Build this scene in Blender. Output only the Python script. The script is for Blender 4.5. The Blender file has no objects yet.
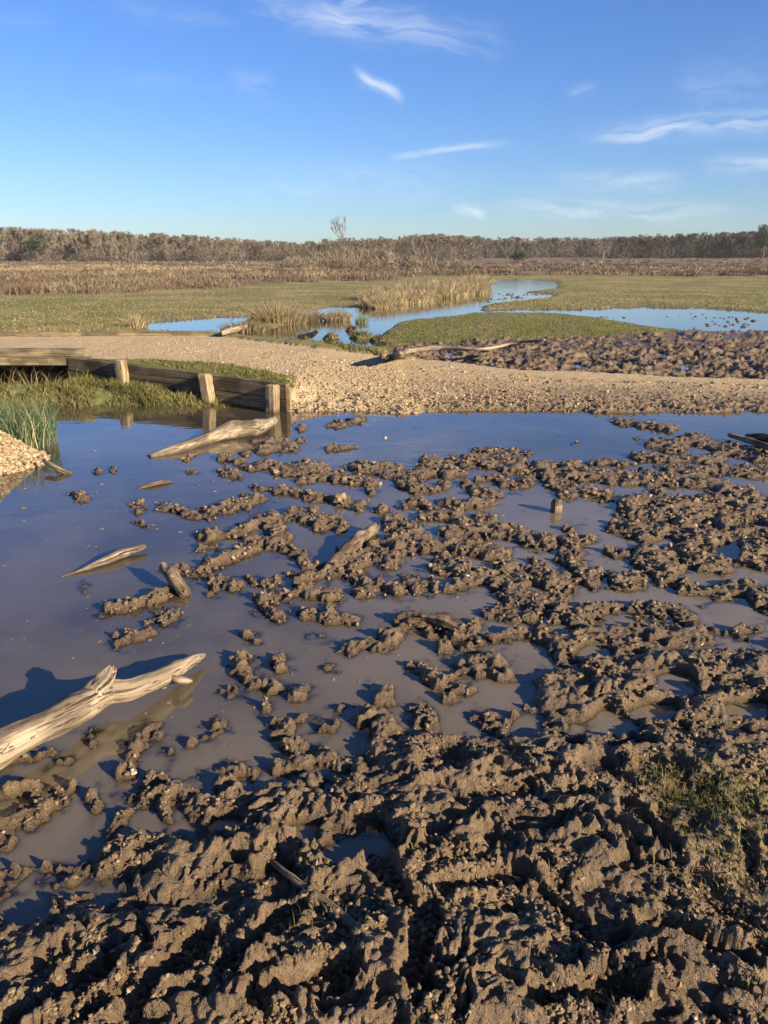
import bpy, math, random
import numpy as np
from mathutils import Vector

R = math.radians
rng = np.random.default_rng(7)
random.seed(7)
sc = bpy.context.scene
col = sc.collection

# ------------------------------------------------------------------ survey helper
CAM_H, F = 1.65, 769.0
PITCH = R(18.35)
CP, SP = math.cos(PITCH), math.sin(PITCH)

def at(px, py, z=0.0):
    """ground point seen at a photo pixel, on the level z"""
    dx = (np.asarray(px, float)-384)/F; dy = (512-np.asarray(py, float))/F
    dirY = CP+dy*SP; dirZ = -SP+dy*CP
    t = (z-CAM_H)/dirZ
    return dx*t, dirY*t

def P(px, py, z=0.0):
    x, y = at(px, py, z)
    return np.array([float(x), float(y), float(z)])

def proj(X, Y, Z):
    d = Y*CP-(Z-CAM_H)*SP
    d = np.where(d < 0.05, 0.05, d)
    return 384+F*X/d, 512-F*(Y*SP+(Z-CAM_H)*CP)/d

# ------------------------------------------------------------------ numpy noise
_perm = rng.permutation(256); _perm = np.concatenate([_perm, _perm, _perm])
_a = rng.uniform(0, 2*math.pi, 256); _g2 = np.stack([np.cos(_a), np.sin(_a)], 1)
_g3 = rng.normal(size=(256, 3)); _g3 /= np.linalg.norm(_g3, axis=1)[:, None]

def n2(x, y, seed=0):
    x = x+seed*17.31; y = y-seed*9.77
    xi = np.floor(x).astype(np.int64); yi = np.floor(y).astype(np.int64)
    xf = x-xi; yf = y-yi; xi &= 255; yi &= 255
    u = xf*xf*xf*(xf*(xf*6-15)+10); v = yf*yf*yf*(yf*(yf*6-15)+10)
    def g(i, j, a, b):
        h = _perm[_perm[(xi+i) & 255]+((yi+j) & 255)]
        return _g2[h, 0]*a+_g2[h, 1]*b
    n00 = g(0, 0, xf, yf); n10 = g(1, 0, xf-1, yf); n01 = g(0, 1, xf, yf-1); n11 = g(1, 1, xf-1, yf-1)
    a = n00+(n10-n00)*u; b = n01+(n11-n01)*u
    return (a+(b-a)*v)*1.4

def n3(x, y, z, seed=0):
    x = x+seed*13.1; y = y+seed*7.7; z = z-seed*3.3
    xi = np.floor(x).astype(np.int64); yi = np.floor(y).astype(np.int64); zi = np.floor(z).astype(np.int64)
    xf = x-xi; yf = y-yi; zf = z-zi
    u = xf*xf*(3-2*xf); v = yf*yf*(3-2*yf); w = zf*zf*(3-2*zf)
    r = 0
    for i in (0, 1):
        for j in (0, 1):
            for k in (0, 1):
                h = _perm[_perm[_perm[(xi+i) & 255]+((yi+j) & 255)]+((zi+k) & 255)]
                g = _g3[h]
                d = g[..., 0]*(xf-i)+g[..., 1]*(yf-j)+g[..., 2]*(zf-k)
                r = r+d*(u if i else 1-u)*(v if j else 1-v)*(w if k else 1-w)
    return r*1.5

def worley(x, y, seed=0, jit=0.9):
    """F1 distance, second distance and the id of the nearest cell"""
    x = x+seed*5.7; y = y+seed*3.9
    xi = np.floor(x).astype(np.int64); yi = np.floor(y).astype(np.int64)
    f1 = np.full(x.shape, 9.0); f2 = np.full(x.shape, 9.0); cid = np.zeros(x.shape, np.int64)
    for i in (-1, 0, 1):
        for j in (-1, 0, 1):
            h = _perm[_perm[(xi+i) & 255]+((yi+j) & 255)]
            cx = xi+i+0.5+jit*(_perm[h+1]/255-0.5); cy = yi+j+0.5+jit*(_perm[h+7]/255-0.5)
            d = np.hypot(x-cx, y-cy)
            m = d < f1
            f2 = np.where(m, f1, np.minimum(f2, d)); cid = np.where(m, h, cid); f1 = np.where(m, d, f1)
    return f1, f2, cid

def sstep(a, b, x):
    t = np.clip((x-a)/(b-a), 0, 1)
    return t*t*(3-2*t)

def blur(Aa, k):
    for ax in (0, 1):
        c_ = np.cumsum(np.pad(Aa, [(k+1, k) if a == ax else (0, 0) for a in range(Aa.ndim)], mode='edge'), axis=ax)
        n = Aa.shape[ax]
        hi = np.take(c_, range(2*k+1, n+2*k+1), axis=ax); lo = np.take(c_, range(0, n), axis=ax)
        Aa = (hi-lo)/(2*k+1)
    return Aa

def inpoly(x, y, poly):
    r = np.zeros(x.shape, bool); n = len(poly); j = n-1
    for i in range(n):
        xi, yi = poly[i]; xj, yj = poly[j]
        if yi != yj:
            c = ((yi > y) != (yj > y)) & (x < (xj-xi)*(y-yi)/(yj-yi)+xi)
            r ^= c
        j = i
    return r

# ------------------------------------------------------------------ mesh / object helpers
def mesh_np(name, V, faces, smooth=True, attrs=None):
    """V (n,3); faces: list of (m,k) int arrays; attrs {name: (type, array)} per vertex"""
    me = bpy.data.meshes.new(name)
    V = np.asarray(V, np.float32)
    me.vertices.add(len(V)); me.vertices.foreach_set('co', V.ravel())
    faces = [np.asarray(f, np.int32) for f in faces if len(f)]
    nl = sum(f.size for f in faces); nf = sum(len(f) for f in faces)
    me.loops.add(nl); me.polygons.add(nf)
    me.loops.foreach_set('vertex_index', np.concatenate([f.ravel() for f in faces]))
    tot = np.concatenate([np.full(len(f), f.shape[1], np.int32) for f in faces])
    st = np.concatenate([[0], np.cumsum(tot)[:-1]]).astype(np.int32)
    me.polygons.foreach_set('loop_start', st); me.polygons.foreach_set('loop_total', tot)
    me.polygons.foreach_set('use_smooth', np.full(nf, smooth))
    me.update(calc_edges=True)
    for k, (t, arr) in (attrs or {}).items():
        a = me.attributes.new(k, t, 'POINT')
        key = {'FLOAT': 'value', 'FLOAT_VECTOR': 'vector', 'FLOAT_COLOR': 'color'}[t]
        a.data.foreach_set(key, np.asarray(arr, np.float32).ravel())
    return me

def link(name, me, mat, parent=None):
    o = bpy.data.objects.new(name, me); col.objects.link(o)
    if me is not None and mat is not None:
        me.materials.clear(); me.materials.append(mat)
    if parent: o.parent = parent
    return o

def tag(o, label=None, cat=None, group=None, kind=None):
    if label: o['label'] = label
    if cat: o['category'] = cat
    if group: o['group'] = group
    if kind: o['kind'] = kind
    return o

def empty(name, loc):
    o = bpy.data.objects.new(name, None); col.objects.link(o); o.location = loc
    o.empty_display_size = 0.1
    return o

class Soup:
    """collects pieces into one mesh with a per-vertex tint"""
    def __init__(s): s.V = []; s.T = []; s.Q = []; s.tint = []; s.n = 0
    def add(s, V, tris=None, quads=None, tint=0.5):
        V = np.asarray(V, float).reshape(-1, 3)
        if tris is not None and len(tris): s.T.append(np.asarray(tris)+s.n)
        if quads is not None and len(quads): s.Q.append(np.asarray(quads)+s.n)
        s.V.append(V); s.tint.append(np.broadcast_to(np.asarray(tint, float), (len(V),)).copy()); s.n += len(V)
    def mesh(s, name, smooth=False, origin=(0, 0, 0)):
        f = []
        if s.T: f.append(np.concatenate(s.T))
        if s.Q: f.append(np.concatenate(s.Q))
        return mesh_np(name, np.concatenate(s.V)-np.asarray(origin), f, smooth, {'tint': ('FLOAT', np.concatenate(s.tint))})

# ------------------------------------------------------------------ node material helpers
class NT:
    def __init__(s, tree): s.t = tree; s.n = tree.nodes; s.l = tree.links
    def node(s, typ, **kw):
        n = s.n.new(typ)
        for k, v in kw.items(): setattr(n, k, v)
        return n
    def put(s, sock, v):
        if isinstance(v, bpy.types.NodeSocket): s.l.new(v, sock)
        elif v is not None:
            if isinstance(v, (tuple, list)) and len(v) == 3 and sock.type == 'RGBA': v = (*v, 1)
            sock.default_value = v
    def math(s, op, a, b=0.5, clamp=False):
        n = s.node('ShaderNodeMath', operation=op, use_clamp=clamp); s.put(n.inputs[0], a); s.put(n.inputs[1], b); return n.outputs[0]
    def mix(s, f, a, b, mode='MIX'):
        n = s.node('ShaderNodeMix', data_type='RGBA', blend_type=mode); s.put(n.inputs[0], f); s.put(n.inputs[6], a); s.put(n.inputs[7], b); return n.outputs[2]
    def mixf(s, f, a, b):
        n = s.node('ShaderNodeMix', data_type='FLOAT'); s.put(n.inputs[0], f); s.put(n.inputs[2], a); s.put(n.inputs[3], b); return n.outputs[0]
    def rng(s, v, a, b, c=0.0, d=1.0, smooth=True):
        n = s.node('ShaderNodeMapRange', interpolation_type='SMOOTHSTEP' if smooth else 'LINEAR')
        s.put(n.inputs[0], v); n.inputs[1].default_value = a; n.inputs[2].default_value = b; n.inputs[3].default_value = c; n.inputs[4].default_value = d
        return n.outputs[0]
    def noise(s, vec, scale, detail=4, rough=0.55, dist=0.0):
        n = s.node('ShaderNodeTexNoise'); s.put(n.inputs['Vector'], vec)
        n.inputs['Scale'].default_value = scale; n.inputs['Detail'].default_value = detail
        n.inputs['Roughness'].default_value = rough; n.inputs['Distortion'].default_value = dist
        return n.outputs[0]
    def voro(s, vec, scale, out='Distance'):
        n = s.node('ShaderNodeTexVoronoi'); s.put(n.inputs['Vector'], vec); n.inputs['Scale'].default_value = scale
        return n.outputs[out]
    def scalev(s, vec, sc_):
        n = s.node('ShaderNodeVectorMath', operation='MULTIPLY'); s.put(n.inputs[0], vec); n.inputs[1].default_value = sc_; return n.outputs[0]
    def attr(s, name, out='Fac'):
        n = s.node('ShaderNodeAttribute', attribute_name=name); return n.outputs[out]
    def bump(s, h, strength, dist, normal=None):
        n = s.node('ShaderNodeBump'); s.put(n.inputs['Height'], h); n.inputs['Strength'].default_value = strength; n.inputs['Distance'].default_value = dist
        if normal is not None: s.put(n.inputs['Normal'], normal)
        return n.outputs[0]

def material(name):
    m = bpy.data.materials.new(name); m.use_nodes = True
    t = NT(m.node_tree); b = m.node_tree.nodes['Principled BSDF']
    return m, t, b

def tint_mat(name, ramp, rough=0.85, noise_scale=0.0, trans=0.0):
    """colour runs along a ramp with the per-piece tint"""
    m, t, b = material(name)
    r = t.node('ShaderNodeValToRGB'); el = r.color_ramp.elements
    while len(el) < len(ramp): el.new(0.5)
    for e, (p, c) in zip(el, ramp): e.position = p; e.color = (*c, 1)
    t.put(r.inputs[0], t.attr('tint'))
    c = r.outputs[0]
    if noise_scale:
        g = t.node('ShaderNodeNewGeometry').outputs['Position']
        c = t.mix(t.rng(t.noise(g, noise_scale, 3), 0.3, 0.7, 0, 0.6), c, tuple(x*0.55 for x in ramp[0][1]))
    t.put(b.inputs['Base Color'], c); b.inputs['Roughness'].default_value = rough
    b.inputs['Specular IOR Level'].default_value = 0.25
    if trans:
        tr = t.node('ShaderNodeBsdfTranslucent'); t.put(tr.inputs[0], c)
        mx = t.node('ShaderNodeMixShader'); mx.inputs[0].default_value = trans
        t.l.new(b.outputs[0], mx.inputs[1]); t.l.new(tr.outputs[0], mx.inputs[2])
        t.l.new(mx.outputs[0], m.node_tree.nodes['Material Output'].inputs[0])
    return m

# ================================================================== LEVELS OF THE PLACE
A = P(289, 411, 0)[:2]                      # right end of the sleeper wall
Bx, By = at(72, 358, 0.37)                  # left end, where it meets the bridge
B = np.array([float(Bx), float(By)])
wdir = (B-A)/np.linalg.norm(B-A); WLEN = float(np.linalg.norm(B-A))
wnor = np.array([wdir[1], -wdir[0]])        # towards the track side or the pond?
if wnor[1] < 0: wnor = -wnor                # points away from the pond
BR_Y0, BR_Y1 = float(By)+0.02, float(By)+2.75
BR_X = float(Bx)+0.12

Fedge = ([-60, 285, 330, 400, 500, 600, 700, 768, 900], [405, 412, 411, 413, 411, 412, 413, 413, 414])
fx = np.array(Fedge[0], float); fy = np.array(Fedge[1], float)
fX, fY = at(fx, fy, 0.0)
def front_Y(X): return np.interp(X, fX, fY)
def emb(X): return np.interp(X, [-6, -3.8, -1.0, 0.3, 3, 8], [.383, .383, .285, .12, .075, .07])
def E_of(X, Y):
    """general level of the ground before detail"""
    behind = (X-A[0])*wnor[0]+(Y-A[1])*wnor[1]
    lw = 0.02+0.6*sstep(0.1, 0.7, behind)
    left = sstep(lw, -lw, X-A[0])
    e1 = sstep(0.0, 0.03, behind)*left
    e2 = sstep(-.1, 1.3, Y-front_Y(X))*(1-left)
    far = 1-sstep(12.9, 14.3, Y)
    e = emb(X)*np.minimum(e1+e2, 1)*far
    far_lvl = 6.0*sstep(280, 400, np.hypot(X, Y))*(Y > 0)*np.maximum(sstep(20, -40, X), sstep(90, 120, X))+0.02*sstep(12.5, 14.5, Y)+0.5*sstep(70, 260, Y)+1.0*sstep(100, 330, Y)*sstep(-40, 120, X)
    return e+far_lvl

# ------------------------------------------------------------------ the polar ground sheet
rr = [0.45]
while rr[-1] < 18: rr.append(rr[-1]*1.0030)
while rr[-1] < 60: rr.append(rr[-1]*1.008)
while rr[-1] < 900: rr.append(rr[-1]*1.03)
rr = np.array(rr)
th_f = np.linspace(R(-46), R(46), 860)
th_b = np.linspace(R(46), R(314), 90)[1:-1]
th = np.concatenate([th_f, th_b])           # angle from +Y towards +X, all the way round
NR, NC, NF = len(rr), len(th), len(th_f)
RR, TH = np.meshgrid(rr, th, indexing='ij')
X = RR*np.sin(TH); Y = RR*np.cos(TH)
front = np.abs(TH) < R(60)

E0 = E_of(X, Y)
px, py = proj(X, Y, E0)
px = np.where(front, px, 5000*np.sign(np.sin(TH))); py = np.where(front, py, np.where(RR > 9, 290, 900))
# ragged borders
jx = n2(X*1.3, Y*1.3, 1)*0.10+n2(X*5, Y*5, 2)*0.045+n2(X*14, Y*14, 3)*0.02
jy = n2(X*1.3, Y*1.3, 4)*0.16+n2(X*5, Y*5, 5)*0.07+n2(X*14, Y*14, 6)*0.03
k_far = np.clip(RR/12, 1, 4)
qx, qy = proj(X+jx*k_far, np.maximum(Y+jy*k_far, 0.01), E0)
qx = np.where(front, qx, px); qy = np.where(front, qy, py)

track_poly = [(-900, 333), (60, 333), (150, 333.5), (215, 336), (300, 346), (380, 357), (430, 360), (520, 369), (620, 374),
              (768, 379), (1000, 384), (1600, 395), (1600, 425), (900, 414), (768, 413), (600, 412), (500, 411), (400, 413), (330, 411), (285, 412), (-900, 412)]
mudpatch = [(386, 352), (405, 346), (480, 341), (560, 338), (640, 336), (690, 330), (768, 331), (1000, 334), (1600, 345), (1600, 420),
            (1000, 386), (768, 379), (620, 374), (520, 369), (430, 360)]
stream = [(556, 281), (520, 279), (500, 280), (482, 290), (452, 296), (420, 301), (400, 305), (360, 307), (330, 306), (300, 313), (240, 316), (185, 319),
          (148, 323), (150, 330), (230, 333.5), (300, 341), (360, 349), (384, 347), (384, 333), (400, 321.5), (440, 316.5), (482, 311.5), (483, 305), (500, 302.5), (545, 298),
          (556, 294.5), (525, 292), (558, 288)]
rpond = [(470, 311.5), (520, 309), (560, 309.5), (640, 307), (700, 307.5), (768, 312), (900, 316), (1100, 322), (1000, 331), (768, 332), (735, 331), (690, 330.5), (650, 326), (600, 317.5), (550, 312.5), (480, 312.5)]
reed_isle = [(236, 330), (250, 318), (275, 314), (300, 316), (305, 320), (290, 324), (268, 329), (250, 333)]

onfront = Y > front_Y(X)+jy*0.5
is_pond = ~onfront
behind = (X-A[0])*wnor[0]+(Y-A[1])*wnor[1]
left_of_A = X < A[0]
is_pond = np.where(left_of_A, behind < 0, is_pond)
bank_front = at(0, 405)[1]
Z = np.zeros_like(X)
W = np.zeros(X.shape+(4,))                  # gravel, grass, heath, mud weight
# -- open country
far = ~is_pond
lowhill = n2(X*0.05, Y*0.05, 8)*0.12+n2(X*0.25, Y*0.25, 9)*0.05
heath_line = np.interp(px, [-900, 0, 200, 300, 390, 430, 470, 520, 640, 768, 1600], [299, 297, 291, 284, 281, 276, 276, 276, 277, 277, 280])
is_heath = far & (qy < heath_line)
is_strm = far & (inpoly(qx, qy, stream) | inpoly(qx, qy, rpond)) & ~inpoly(qx, qy, reed_isle)
is_patch = far & inpoly(qx, qy, mudpatch)
is_track = far & (inpoly(qx, qy, track_poly) | ((Y < 10.6) & (X > A[0]) & (RR < 14) & ~is_patch))
is_grass = far & ~is_heath & ~is_strm & ~is_patch & ~is_track
tuss = n2(X*1.2, Y*1.2, 26)*0.025+n2(X*3.0, Y*3.0, 10)*0.025+n2(X*9, Y*9, 11)*0.012
Zfar = E0+0.04+np.where(RR > 14, lowhill*sstep(22, 60, RR), 0)
Zfar = np.where(is_grass, Zfar+tuss, Zfar)
hh = n2(X*0.9, Y*0.9, 12)*0.12+n2(X*2.6, Y*2.6, 13)*0.06
Zfar = np.where(is_heath, Zfar+0.10+hh, Zfar)
Zfar = np.where(is_strm, -0.16, Zfar)
# -- gravel track: stones of many sizes, rougher towards the pond
f1, f2, cid = worley(X*16, Y*16, 2)
rubble = sstep(1.3, 0.1, Y-front_Y(X))*sstep(-.5, .5, X-A[0]+.45)
clod = n2(X*3.2, Y*3.2, 14)*0.5+n2(X*8, Y*8, 15)*0.45+np.abs(n2(X*17, Y*17, 16))*0.5
gz = 0.006*n2(X*6, Y*6, 17)+0.004*(1-f1)*(cid % 3 == 0)+rubble*(0.055*clod+0.022*(0.7-f1)*(cid % 2 == 0)+0.005+0.03*n2(X*26, Y*26, 27)*sstep(0, 3, X+1))
Zfar = np.where(is_track, E0+gz, Zfar)
# -- poached mud patch beyond the track
w1, w2, wc = worley(X*2.6+0.3*n2(X*3, Y*3, 30), Y*2.6, 4)
mp = 0.010+0.06*n2(X*1.6, Y*1.6, 18)+0.06*n2(X*4.2, Y*4.2, 19)+0.055*n2(X*8, Y*8, 24)+0.035*n2(X*15, Y*15, 20)+0.03*n2(X*27, Y*27, 28)+0.03*np.abs(n2(X*13, Y*13, 25))-0.05*(w1 < 0.22)
Zfar = np.where(is_patch, np.where(qy < 346, np.maximum(mp, 0.01), mp), Zfar)

# -- the muddy pond: clods and ridges surveyed from the photograph
C = []
def c(w, *pts):
    for (a, b) in zip(pts[:-1] if len(pts) > 1 else pts, pts[1:] if len(pts) > 1 else pts): C.append((*a, *b, w))
c(4, (334, 425), (361, 418)); c(3, (302, 427)); c(3, (330, 448), (352, 445)); c(3, (255, 441), (300, 439)); c(6, (262, 448), (290, 446))
c(5, (224, 456), (236, 460)); c(4, (245, 452)); c(5, (226, 470), (238, 475)); c(5, (252, 467), (268, 462)); c(9, (285, 468), (315, 465)); c(5, (304, 478), (335, 473))
c(7, (337, 476), (367, 480)); c(8, (356, 466), (393, 468)); c(4, (370, 490)); c(4, (259, 486), (287, 490)); c(5, (294, 491), (322, 497)); c(5, (332, 497), (360, 504))
c(8, (200, 512), (231, 504), (257, 497)); c(5, (165, 505), (200, 514)); c(6, (382, 508)); c(6, (200, 535), (240, 530), (262, 517), (304, 510))
c(8, (276, 526), (278, 546)); c(10, (300, 512), (335, 524)); c(6, (250, 543), (262, 540)); c(5, (200, 546), (216, 545))
c(6, (175, 570), (200, 569), (244, 548), (260, 540)); c(5, (213, 577), (215, 590)); c(6, (236, 582)); c(6, (252, 578), (266, 580))
c(7, (265, 595), (304, 590), (330, 595)); c(10, (310, 610), (330, 616)); c(4, (320, 632)); c(5, (345, 616), (353, 618)); c(5, (262, 607), (278, 613))
c(5, (247, 637)); c(4, (288, 652), (278, 660)); c(4, (328, 662)); c(9, (242, 660), (246, 676)); c(7, (238, 690), (262, 683)); c(6, (292, 552), (314, 562))
c(6, (300, 578), (335, 570), (346, 556)); c(4, (289, 573)); c(12, (356, 556), (392, 546)); c(9, (355, 570), (366, 588)); c(7, (388, 582), (398, 588))
c(8, (354, 645), (382, 642), (400, 624)); c(7, (110, 607), (150, 600), (172, 585)); c(7, (113, 640), (148, 628), (170, 612))
c(8, (430, 460), (480, 460), (515, 460)); c(8, (440, 466), (452, 472)); c(3, (505, 449), (526, 452)); c(3, (478, 449), (497, 449)); c(8, (380, 468), (406, 475), (432, 470))
c(4, (402, 484)); c(5, (415, 487), (432, 489)); c(4, (442, 484)); c(5, (466, 484), (492, 494)); c(5, (490, 476), (518, 486)); c(7, (510, 468), (547, 465), (573, 465))
c(7, (528, 478)); c(7, (547, 473), (573, 492)); c(4, (406, 502), (432, 505)); c(7, (427, 514), (455, 512), (448, 502)); c(7, (466, 502), (484, 499)); c(10, (455, 528), (484, 518))
c(10, (398, 522), (420, 540)); c(9, (440, 543), (458, 542)); c(9, (478, 528), (518, 533), (545, 541)); c(8, (380, 543), (390, 560)); c(9, (396, 538), (424, 543))
c(11, (446, 560), (466, 577), (497, 574), (510, 569)); c(10, (460, 546), (497, 550)); c(8, (380, 582), (396, 590)); c(9, (409, 577), (430, 585)); c(6, (446, 588))
c(12, (502, 582), (536, 570), (557, 582)); c(13, (515, 595), (552, 600)); c(7, (494, 613), (526, 616)); c(7, (560, 577), (580, 580)); c(6, (570, 540), (580, 560))
c(9, (400, 616), (470, 628)); c(6, (427, 629), (453, 632)); c(4, (474, 634), (500, 635)); c(6, (445, 645), (474, 640)); c(10, (453, 663), (480, 660)); c(9, (420, 667), (437, 675))
c(9, (485, 655), (508, 668)); c(6, (515, 629), (539, 637)); c(12, (546, 634), (573, 655)); c(12, (557, 611), (580, 618))
c(4, (617, 420), (646, 424), (672, 428)); c(7, (658, 442), (672, 445), (693, 437), (703, 439)); c(2, (573, 442)); c(2, (636, 437)); c(4, (594, 460), (623, 462))
c(6, (638, 455), (667, 458), (708, 458), (719, 456)); c(9, (568, 472), (600, 475), (625, 476)); c(6, (568, 491), (607, 491)); c(11, (630, 476), (664, 476)); c(7, (675, 468), (703, 470))
c(9, (690, 478), (750, 494)); c(7, (716, 468), (748, 470)); c(7, (750, 472), (790, 470)); c(4, (672, 484)); c(9, (615, 502), (659, 496)); c(9, (625, 508), (662, 515))
c(12, (670, 504), (709, 502), (760, 504)); c(18, (690, 517), (790, 528)); c(9, (623, 525), (664, 530)); c(4, (570, 526)); c(5, (568, 540), (589, 535)); c(10, (646, 535))
c(14, (650, 556), (672, 574)); c(12, (685, 550), (714, 566)); c(18, (735, 550), (790, 556)); c(9, (688, 582), (729, 590), (714, 606)); c(10, (568, 556), (594, 580))
c(9, (615, 577), (636, 580)); c(5, (610, 551), (636, 553)); c(8, (638, 608), (693, 613)); c(10, (568, 613), (615, 605)); c(16, (568, 640), (700, 635)); c(24, (600, 662), (790, 672))
c(10, (740, 580), (790, 610)); c(8, (737, 630), (755, 626)); c(8, (700, 440), (760, 455)); c(9, (755, 640), (800, 650)); c(14, (690, 535), (720, 540))
c(38, (575, 690), (800, 700)); c(55, (410, 770), (800, 770)); c(115, (60, 985), (900, 985)); c(90, (270, 850), (800, 850)); c(50, (150, 865), (260, 900)); c(120, (-300, 1040), (60, 1040))
c(14, (100, 905), (160, 880)); c(8, (-40, 790), (40, 785)); c(10, (40, 800), (75, 785)); c(6, (25, 818), (40, 820)); c(8, (92, 792), (100, 802)); c(5, (87, 818))
c(8, (122, 768), (150, 779)); c(9, (135, 797), (187, 787), (230, 778)); c(9, (105, 840), (130, 812)); c(8, (122, 848), (150, 844)); c(9, (-20, 845), (10, 844)); c(7, (36, 878), (73, 862))
c(8, (78, 878), (110, 873)); c(9, (5, 898), (20, 890)); c(7, (-20, 768), (55, 748)); c(6, (88, 732), (97, 727)); c(5, (128, 752), (152, 724)); c(6, (278, 684), (299, 686)); c(5, (265, 705))
c(5, (346, 706)); c(7, (281, 730), (304, 717), (322, 725)); c(7, (281, 741), (322, 741)); c(7, (275, 764), (304, 756)); c(7, (322, 754), (356, 759)); c(10, (360, 720), (380, 712), (388, 748))
c(9, (365, 757)); c(9, (380, 694), (398, 691)); c(6, (226, 767), (252, 769)); c(12, (283, 785), (356, 785)); c(9, (422, 668), (453, 694)); c(9, (466, 686)); c(12, (419, 709), (440, 751))
c(7, (484, 715), (495, 722)); c(7, (492, 738), (515, 715)); c(9, (479, 665), (507, 675)); c(12, (541, 683), (580, 676)); c(12, (541, 707), (562, 717)); c(16, (523, 754)); c(20, (205, 810), (260, 800))
c(5, (78, 492), (82, 496)); c(2.5, (98, 469)); c(2.5, (113, 467)); c(3, (137, 500)); c(3, (140, 508)); c(2.5, (188, 457)); c(2.5, (192, 470)); c(3, (138, 524)); c(3, (82, 583))
c(9, (-30, 830), (20, 812)); c(8, (95, 868), (140, 852)); c(9, (40, 905), (95, 888)); c(7, (60, 845), (82, 838)); c(6, (170, 745), (190, 738)); c(5, (205, 730), (222, 722)); c(8, (-20, 880), (20, 872)); c(7, (150, 800), (170, 812))
# holes full of water: x, y, rx, ry
HOLES = [(724, 612, 27, 11), (762, 640, 13, 8), (594, 650, 20, 8), (610, 595, 26, 7), (672, 596, 26, 5), (405, 685, 14, 14), (453, 720, 14, 17), (510, 690, 27, 13), (526, 728, 13, 11),
         (677, 683, 22, 13), (745, 705, 26, 9), (656, 709, 26, 7), (612, 718, 25, 10), (633, 747, 22, 8), (573, 746, 11, 6), (354, 850, 34, 15), (146, 818, 15, 12), (26, 905, 26, 18), (428, 990, 10, 14),
         (735, 575, 14, 6), (610, 505, 8, 6), (700, 575, 22, 6), (730, 548, 12, 8), (690, 492, 14, 4), (300, 828, 16, 8), (70, 835, 34, 26), (225, 822, 20, 9)]
pond = is_pond & front & (RR < 14)
ii = np.nonzero(pond.ravel())[0]
x_ = X.ravel()[ii]; y_ = Y.ravel()[ii]
qx_, qy_ = proj(x_, y_, np.full_like(x_, 0.02))
mpp = np.hypot(y_, CAM_H)/F                # metres per photo pixel there
asp = np.clip(np.hypot(y_, CAM_H)/CAM_H, 1, 3.2)**0.7
wob = 0.045*n2(x_*7, y_*7, 21)+0.040*n2(x_*18, y_*18, 22)+0.02*n2(x_*45, y_*45, 23)
wx = (0.03*n2(x_*6, y_*6, 31)+0.012*n2(x_*20, y_*20, 32))/mpp
wy = (0.03*n2(x_*6, y_*6, 33)+0.012*n2(x_*20, y_*20, 34))/mpp/asp
qxw = qx_+wx; qyw = qy_+wy
sd = np.full(x_.shape, -1e3)
big = np.full(x_.shape, -1e3)
for (x0, y0, x1, y1, w) in C:
    m = (qxw > min(x0, x1)-w-70) & (qxw < max(x0, x1)+w+70) & (qyw > min(y0, y1)-w-70) & (qyw < max(y0, y1)+w+70)
    if not m.any(): continue
    ax = qxw[m]-x0; ay = (qyw[m]-y0)*asp[m]; bx = x1-x0; by = (y1-y0)*asp[m]
    bb = np.maximum(bx*bx+by*by, 1e-6); t = np.clip((ax*bx+ay*by)/bb, 0, 1)
    d = np.hypot(ax-bx*t, ay-by*t)
    s = w*np.clip(asp[m]*0.75, 1, 1.5)-d
    sd[m] = np.maximum(sd[m], s)
sdm = sd*mpp
hole = np.zeros_like(sdm)
for (x0, y0, rx, ry) in HOLES:
    d = np.sqrt(((qxw-x0)/rx)**2+((qyw-y0)/ry)**2)
    hole = np.maximum(hole, sstep(1.25, 0.75, d))
body = sstep(-0.03, 0.25, sdm)             # the broad trampled ground
isle = sstep(-0.065, 0.045, sdm+.004+wob*1.0)
# trampled relief
ux = x_+0.05*n2(x_*5, y_*5, 40); uy = y_+0.05*n2(x_*5, y_*5, 41)
p1, p2, pc = worley(ux*3.6, uy*3.6, 6)
q1, q2, qc = worley(ux*9, uy*9, 7)
s1, s2, s_c = worley(ux*24, uy*24, 8)
t1, t2, t_c = worley(ux*55+0.3*n2(x_*40, y_*40, 46), uy*55, 9)
rid = 1-np.abs(n2(ux*3.3, uy*3.3, 42))*2.2
def dome(d, w=.58): return np.clip(1-(d/w)**2, 0, 1)
chop = n2(ux*1.4, uy*1.4, 52)                # some ground is churned, some smeared flat
rough_k = sstep(-.45, .35, chop)*.6+.55
fg = sstep(640, 780, qy_)
vx = ux+.06*n2(ux*6, uy*6, 61)+.02*n2(ux*19, uy*19, 62); vy = uy+.06*n2(ux*6, uy*6, 63)+.02*n2(ux*19, uy*19, 64)
def ridge(f, sd, k=2.3): return np.clip(1-np.abs(n2(vx*f, vy*f, sd))*k, -.75, 1)
r1 = ridge(4.6, 65); r2_ = ridge(10, 66); r3 = ridge(21, 67); r4 = ridge(42, 68)
relief = (0.018*n2(ux*1.6, uy*1.6, 43)+0.016*n2(ux*4.2, uy*4.2, 44)
          - 0.045*sstep(0.40, 0.20, p1)*(pc % 5 < 2)+0.014*sstep(.36, .44, p1)*sstep(.60, .48, p1)*(pc % 5 < 2)      # hoof and boot holes with pushed-up rims
          + (.7+.3*fg)*(0.026*(r1-.35)+rough_k*(0.036*(r2_-.35)*(.5+.5*sstep(-.3, .6, r1))+0.021*(r3-.3)+0.010*(r4-.3)
          + 0.010*dome(q1)*(qc % 3 == 0)+0.008*dome(s1)*(s_c % 3 == 0)+0.003*dome(t1)*(t_c % 2 == 0)+0.0022*n2(ux*75, uy*75, 54))))
relief = np.where(relief > 0, .055*np.tanh(relief/.055), .065*np.tanh(relief/.065))
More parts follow.
